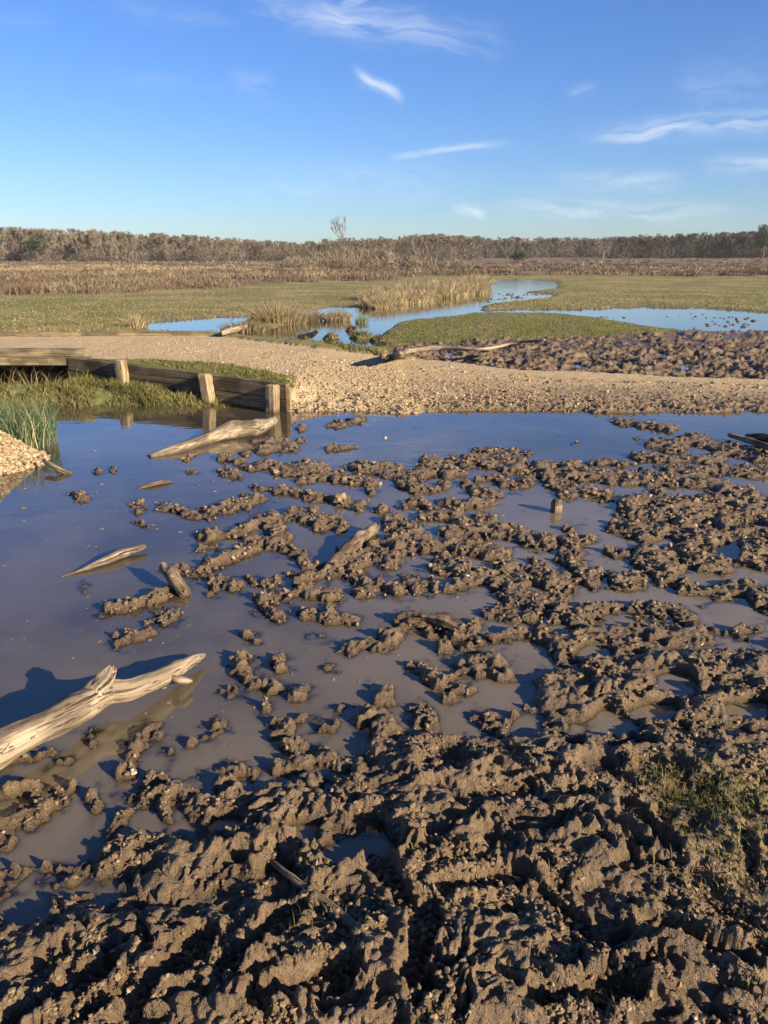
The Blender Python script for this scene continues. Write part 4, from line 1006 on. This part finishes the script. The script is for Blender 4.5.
def prism(p, q, r0, r1):
    p = np.array(p); q = np.array(q); d = q-p; d = d/np.linalg.norm(d)
    u = np.cross(d, [0.3, .9, .2]); u /= np.linalg.norm(u); w = np.cross(d, u); a = np.arange(5)*2*math.pi/5
    ring = np.cos(a)[:, None]*u+np.sin(a)[:, None]*w
    V_ = np.concatenate([p+ring*r0, q+ring*r1]); i = np.arange(5); j = (i+1) % 5
    return V_, np.stack([i, j, j+5, i+5], 1)
def bare_tree(seed, h, spread, twigs=420, sliver=.11, first=.18, trunk_r=.16, tw=.62, round_=.36):
    """trunk, limbs and a haze of fine twigs; 1 unit tall prototype scaled by h"""
    g_ = random.Random(seed); gn = np.random.default_rng(seed); s = Soup(); ends = []
    def grow(p, d, l, r, lev):
        q = p+d*l; v, f = prism(p, q, r, r*.66); s.add(v, quads=f, tint=.5 if lev == 0 else .42)
        ends.append((p, q, lev))
        if lev >= 4: return
        for k in range(2 if lev else 2+(g_.random() < .6)):
            dv = np.array([g_.gauss(0, 1), g_.gauss(0, 1), g_.gauss(0, .5)]); dv -= d*(dv @ d); dv /= np.linalg.norm(dv)
            a = g_.uniform(.25, .75)*spread; nd = d*math.cos(a)+dv*math.sin(a); nd[2] += .16; nd /= np.linalg.norm(nd)
            grow(q, nd, l*g_.uniform(.62, .9), r*.62, lev+1)
        if lev < 3 and g_.random() < .7:
            m_ = p+d*l*g_.uniform(.4, .9); dv = np.array([g_.gauss(0, 1), g_.gauss(0, 1), .3]); dv /= np.linalg.norm(dv); grow(m_, dv*.8+d*.2, l*.6, r*.4, lev+2)
    grow(np.zeros(3), np.array([g_.gauss(0, .04), g_.gauss(0, .04), 1.0]), h*first+h*.08, trunk_r, 0)
    E_ = [e for e in ends if e[2] >= 2]
    top = max(e[1][2] for e in E_)
    idx_ = gn.integers(0, len(E_), twigs)
    P0 = np.array([E_[i][0]+(E_[i][1]-E_[i][0])*gn.random() for i in idx_]); D0 = np.array([E_[i][1]-E_[i][0] for i in idx_]); D0 /= np.linalg.norm(D0, axis=1)[:, None]
    D = D0*.7+gn.normal(0, .55, (twigs, 3)); D[:, 2] += .15; D /= np.linalg.norm(D, axis=1)[:, None]
    Ln = gn.uniform(.04, .10, twigs)*h; side = np.cross(D, gn.normal(size=(twigs, 3))); side /= np.linalg.norm(side, axis=1)[:, None]
    V_ = np.stack([P0-side*sliver/2, P0+side*sliver/2, P0+D*Ln[:, None]], 1).reshape(-1, 3)
    s.add(V_, np.arange(twigs*3).reshape(-1, 3), tint=np.repeat(np.clip(gn.normal(tw, .12, twigs), 0, 1), 3))
    V_ = np.concatenate(s.V); sc_ = h/V_[:, 2].max(); V_ = V_*np.array([sc_, sc_, sc_])
    q = V_/h; rho = np.sqrt((np.hypot(q[:, 0], q[:, 1])/round_)**2+(np.clip(q[:, 2]-.55, 0, 1)/.42)**2)
    V_ = np.where((rho > .9)[:, None], np.stack([q[:, 0]/(rho/.9)**.75, q[:, 1]/(rho/.9)**.75, .55+(q[:, 2]-.55)/np.where(q[:, 2] > .55, (rho/.9)**.75, 1)], 1)*h, V_)
    return V_, np.concatenate(s.T), np.concatenate(s.Q), np.concatenate(s.tint)
protos = [bare_tree(100+i, 1.0*10, sp_, 1700, .07, trunk_r=.11) for i, sp_ in enumerate((.75, .9, .65, .95, .8, .7, .9, .85))]
def scrub_arr(seed, n, rx, ry, h, sliver=.10):
    g_ = np.random.default_rng(seed); d = g_.normal(size=(n, 3)); d /= np.linalg.norm(d, axis=1)[:, None]; d[:, 2] = np.abs(d[:, 2]); q = g_.random((n, 1))**.5
    p0 = d*q*np.array([rx, ry, h*.85]); D = d*.6+g_.normal(0, .5, (n, 3)); D[:, 2] += .4; D /= np.linalg.norm(D, axis=1)[:, None]
    L = g_.uniform(.10, .28, n)*h+.15; sd_ = np.cross(D, g_.normal(size=(n, 3))); sd_ /= np.linalg.norm(sd_, axis=1)[:, None]
    return np.stack([p0-sd_*sliver/2, p0+sd_*sliver/2, p0+D*L[:, None]], 1).reshape(-1, 3), np.arange(n*3).reshape(-1, 3)
def wood(name, label, px0, px1, dist, depth, tops, base, n, dark, seed, scrub=1.0):
    g_ = np.random.default_rng(seed); s = Soup()
    for i in range(n):
        row = g_.random()**1.3; d = dist+depth*row; pxc = px0+(px1-px0)*(i+g_.random())/n
        x = (pxc-384)/F*d*CP; x = x*(1.0); y = d
        z = float(zat(x, y)) if abs(math.atan2(x, y)) < R(45) else .8
        topy = np.interp(pxc, tops[0], tops[1]); h = ((257.3-topy)/F*d*1.06+CAM_H-z)*g_.uniform(.80, 1.05)
        V_, T_, Q_, t_ = protos[g_.integers(0, 8)]
        a = g_.uniform(0, 6.28); wv_ = g_.uniform(.85, 1.25); sc_ = h/10
        v = np.stack([(V_[:, 0]*math.cos(a)-V_[:, 1]*math.sin(a))*sc_*wv_+x, (V_[:, 0]*math.sin(a)+V_[:, 1]*math.cos(a))*sc_*wv_+y, V_[:, 2]*sc_+z-.1], 1)
        s.add(v, T_, Q_, np.clip(t_+dark+g_.normal(0, .09), 0, 1))
        if g_.random() < scrub:
            v, f = scrub_arr(seed*1000+i, 260, 3.0*g_.uniform(.7, 1.6), 2.0, 4.2*g_.uniform(.5, 1.3), .12)
            s.add(v+np.array([x+g_.normal(0, 1.5), y-1.5, z]), f, tint=np.clip(.42+dark+g_.normal(0, .16), 0, 1))
    return tag(link(name, s.mesh(name), TWIG), label, 'wood', kind='stuff')
wood('woodland', 'bare brown winter wood along the left skyline', -230, 470, 215, 80, ([-230, 0, 50, 100, 200, 260, 300, 330, 370, 400, 440, 470], [228, 229, 231, 232, 237, 241, 243, 240, 239, 238, 236, 238]), 264, 470, 0.0, 51)
wood('woodland', 'low far grey brown wood in the middle of the skyline', 400, 650, 330, 70, ([400, 440, 480, 560, 618, 650], [237, 235.5, 238, 239.5, 239, 240]), 258, 240, .0, 52, 1.0)
wood('woodland', 'dark bare wood along the right skyline', 616, 1000, 245, 60, ([616, 640, 680, 740, 768, 1000], [238, 236.5, 236, 234, 232, 228]), 258, 330, -.27, 53)
# willow scrub in front of the left wood
s = Soup(); g_ = np.random.default_rng(54)
for i in range(70):
    pxc = g_.uniform(285, 395) if i < 48 else g_.uniform(395, 470); d = g_.uniform(95, 150); x = (pxc-384)/F*d*CP; h = g_.uniform(1.3, 2.9)*np.interp(pxc, [285, 320, 395, 470], [.6, 1, 1, .4])
    v, f = scrub_arr(5400+i, 260, g_.uniform(1, 2.2), 1.4, h, .09); s.add(v+np.array([x, d, float(zat(x, d))-.1]), f, tint=np.clip(g_.normal(.55, .2), .1, .9))
tag(link('willow_scrub', s.mesh('willow_scrub'), TWIG), 'brown bare willow scrub at the foot of the lone birch', 'scrub', kind='stuff')

# trees that stand out
def lone_tree(name, label, pxc, pyb, hpx, d, arr, mats, origin_z=None):
    x = (pxc-384)/F*d*CP; z = float(zat(x, d))
    root = empty(name, (x, d, z)); tag(root, label, 'tree'); return root
def split_tree(root, arr, h, mat_t, mat_c, sq=1.0, ctint=0):
    V_, T_, Q_, t_ = arr; sc_ = h/V_[:, 2].max(); V2 = V_*np.array([sc_*sq, sc_*sq, sc_])
    for nm, ff, mt in (('trunk', Q_, mat_t), ('crown', T_, mat_c)):
        u, inv = np.unique(ff.ravel(), return_inverse=True)
        link(nm, mesh_np(nm, V2[u], [inv.reshape(ff.shape)], False, {'tint': ('FLOAT', np.clip(t_[u]+ctint, 0, 1))}), mt, root)
r_ = lone_tree('birch_tree', 'tall spindly bare birch rising above the scrub and the wood', 346, 268, 48, 92, None, None)
split_tree(r_, bare_tree(301, 10, .6, 900, .06, first=.26, trunk_r=.10, tw=.6, round_=.5), 6.0, TWIG, TWIG, .9, 0)
r_ = lone_tree('sapling', 'small pale bare sapling in front of the left wood', 118, 266, 18, 150, None, None)
split_tree(r_, bare_tree(302, 10, .5, 120, .2, first=.35, trunk_r=.2, tw=.9), 3.4, TWIG, TWIG, .5, .3)
r_ = lone_tree('oak_tree', 'rounded pale bare tree at the left end of the dark wood', 603, 258, 20, 238, None, None)
split_tree(r_, bare_tree(303, 10, 1.2, 900, .16, trunk_r=.3, tw=.75), 5.9, TWIG, TWIG, 1.3, .1)
r_ = lone_tree('birch_tree', 'pale birch with white trunk in the middle wood', 415, 258, 20, 205, None, None)
split_tree(r_, bare_tree(304, 10, .8, 300, .14, first=.32, trunk_r=.2, tw=.95), 5.2, TWIG, TWIG, .8, .35)
def pine(name, label, pxc, d, h, w, seed, n=1500):
    x = (pxc-384)/F*d*CP; z = float(zat(x, d)); root = empty(name, (x, d, z)); tag(root, label, 'tree'); g_ = np.random.default_rng(seed); s = Soup()
    v, q = prism((0, 0, -.1), (0, 0, h*.92), h*.03, h*.008); s.add(v, quads=q, tint=.3); link('trunk', s.mesh('trunk'), TWIG, root)
    s = Soup(); nl = 15
    c_ = np.stack([g_.normal(0, w*.42, nl), g_.normal(0, w*.42, nl), h*g_.uniform(.34, .95, nl)], 1); rad_ = g_.uniform(.16, .3, nl)*w*2
    i = g_.integers(0, nl, n); dd = g_.normal(size=(n, 3)); dd /= np.linalg.norm(dd, axis=1)[:, None]
    p0 = c_[i]+dd*(rad_[i]*g_.random(n)**.4)[:, None]*np.array([1, 1, .65]); side = g_.normal(size=(n, 3)); side /= np.linalg.norm(side, axis=1)[:, None]
    up = dd+np.array([0, 0, .3]); L = g_.uniform(.25, .6, n)
    s.add(np.stack([p0-side*.16, p0+side*.16, p0+up*L[:, None]], 1).reshape(-1, 3), np.arange(n*3).reshape(-1, 3), tint=np.repeat(g_.random(n), 3)); link('crown', s.mesh('crown'), PINE, root)
pine('pine_tree', 'dark green evergreen standing in the left wood', 38, 212, 6.6, 2.6, 61)
pine('pine_tree', 'tall dark pine rising over the right end of the dark wood', 763, 238, 9.2, 2.4, 62)
pine('holly_bush', 'small dark green evergreen bush at the foot of the middle wood', 515, 170, 1.7, 2.0, 63, 500)

# ================================================================== AIR
hm = bpy.data.materials.new('haze'); hm.use_nodes = True; hm.node_tree.nodes.remove(hm.node_tree.nodes['Principled BSDF'])
pv = hm.node_tree.nodes.new('ShaderNodeVolumePrincipled'); pv.inputs['Color'].default_value = (.86, .92, 1.0, 1); pv.inputs['Density'].default_value = .00016
hm.node_tree.links.new(pv.outputs[0], hm.node_tree.nodes['Material Output'].inputs['Volume'])
hx, hz0, hz1 = 960.0, -3.0, 34.0
hv = np.array([(x, y, z) for z in (hz0, hz1) for x, y in ((-hx, -hx), (hx, -hx), (hx, hx), (-hx, hx))], float)
hq = np.array([(0, 3, 2, 1), (4, 5, 6, 7), (0, 1, 5, 4), (1, 2, 6, 5), (2, 3, 7, 6), (3, 0, 4, 7)])
tag(link('haze', mesh_np('haze', hv, [hq], False), hm), kind='stuff')

# ================================================================== LIGHT, SKY, CAMERA
AZ = R(125); EL = R(19)
sdir = Vector((math.sin(AZ)*math.cos(EL), math.cos(AZ)*math.cos(EL), math.sin(EL)))
sun = bpy.data.lights.new('sun', 'SUN'); sun.energy = 5.0; sun.angle = R(.53); sun.color = (1.0, .84, .64)
so = bpy.data.objects.new('sun', sun); col.objects.link(so); so.rotation_euler = (-sdir).to_track_quat('-Z', 'Y').to_euler(); so.location = (8, -6, 6)

w = bpy.data.worlds.new('World'); sc.world = w; w.use_nodes = True
t = NT(w.node_tree); bg = w.node_tree.nodes['Background']
sky = t.node('ShaderNodeTexSky', sky_type='NISHITA'); sky.sun_disc = False; sky.sun_elevation = EL; sky.sun_rotation = AZ
sky.altitude = 0; sky.air_density = 1.0; sky.dust_density = .25; sky.ozone_density = 1.6
hsv = t.node('ShaderNodeHueSaturation'); hsv.inputs['Saturation'].default_value = 1.12; t.put(hsv.inputs['Color'], sky.outputs[0])
sepd = t.node('ShaderNodeSeparateXYZ'); t.put(sepd.inputs[0], t.node('ShaderNodeTexCoord').outputs['Generated'])
low = t.rng(sepd.outputs[2], 0.0, .26, 1, 0, False)
skyc = t.mix(1.0, hsv.outputs[0], t.mix(low, (.50, .715, 1.17), (.50, .69, 1.08)), 'MULTIPLY')
# cirrus wisps: stretches of cloud between two directions
dirv = t.node('ShaderNodeTexCoord').outputs['Generated']
def sky_dir(px_, py_):
    v = np.array([(px_-384)/F, CP+(512-py_)/F*SP, -SP+(512-py_)/F*CP]); return v/np.linalg.norm(v)
def wisp(p0, p1, width, strength, seed, curve=0.0):
    a = sky_dir(*p0); b_ = sky_dir(*p1); mid_ = (a+b_)/2; mid_ /= np.linalg.norm(mid_)
    u = b_-a; L = np.linalg.norm(u); u /= L; v = np.cross(mid_, u)
    def dot(vec):
        n = t.node('ShaderNodeVectorMath', operation='DOT_PRODUCT'); t.put(n.inputs[0], dirv); n.inputs[1].default_value = tuple(vec); return n.outputs['Value']
    du = t.math('MULTIPLY', t.math('SUBTRACT', dot(u), float(mid_ @ u)), 2/L)       # -1..1 along
    dv = t.math('SUBTRACT', dot(v), float(mid_ @ v))
    warp = t.math('MULTIPLY', t.math('SUBTRACT', t.noise(dirv, 9.0+seed, 3), .5), width*2.4)
    if curve: warp = t.math('ADD', warp, t.math('MULTIPLY', t.math('SINE', t.math('MULTIPLY', du, 3.0)), curve))
    dv = t.math('DIVIDE', t.math('ADD', dv, warp), width)
    across = t.math('POWER', 2.718, t.math('MULTIPLY', t.math('MULTIPLY', dv, dv), -1.0))
    along = t.rng(t.math('ABSOLUTE', du), .35, 1.05, 1, 0)
    comb = t.node('ShaderNodeCombineXYZ'); t.put(comb.inputs[0], t.math('MULTIPLY', du, L*4)); t.put(comb.inputs[1], t.math('MULTIPLY', dv, width*48)); comb.inputs[2].default_value = seed
    tex = t.rng(t.noise(comb.outputs[0], 1.8, 4, .52, .5), .25, .8)
    return t.math('MULTIPLY', t.math('MULTIPLY', across, along), t.math('MULTIPLY', tex, strength))
tot = None
for wv_ in [((235, 0), (520, 46), .015, .62, 1.0), ((350, 64), (406, 105), .0055, .85, 2.0, .004), ((335, 12), (375, -4), .006, .7, 3.0), ((570, 142), (830, 112), .011, .75, 4.0), ((690, 168), (800, 158), .008, .5, 5.0),
            ((370, 160), (520, 140), .004, .55, 6.0), ((448, 206), (490, 216), .006, .7, 7.0), ((480, 205), (760, 215), .012, .45, 8.0), ((225, 85), (280, 88), .014, .22, 9.0), ((565, 96), (600, 86), .006, .2, 10.0),
            ((540, 185), (700, 180), .012, .45, 11.0), ((100, 78), (240, 84), .008, .1, 12.0), ((660, 90), (800, 72), .022, .22, 13.0), ((-20, 20), (60, 18), .008, .1, 14.0), ((90, 5), (250, 25), .012, .12, 15.0), ((200, 180), (500, 185), .02, .2, 16.0)]:
    f_ = wisp(*wv_); tot = f_ if tot is None else t.math('MAXIMUM', tot, f_)
skyc = t.mix(tot, skyc, (6.2, 6.6, 7.2))
t.put(bg.inputs['Color'], skyc); bg.inputs['Strength'].default_value = .055

cam = bpy.data.cameras.new('camera'); co = bpy.data.objects.new('camera', cam); col.objects.link(co)
co.location = (0, 0, CAM_H); co.rotation_euler = (R(90)-PITCH, 0, 0)
cam.sensor_fit = 'VERTICAL'; cam.sensor_height = 36; cam.lens = 36*F/1024; cam.clip_start = .05; cam.clip_end = 6000
sc.camera = co
sc.view_settings.view_transform = 'Standard'; sc.view_settings.look = 'None'; sc.view_settings.exposure = 1.42; sc.view_settings.gamma = 1
sc.view_settings.use_curve_mapping = False
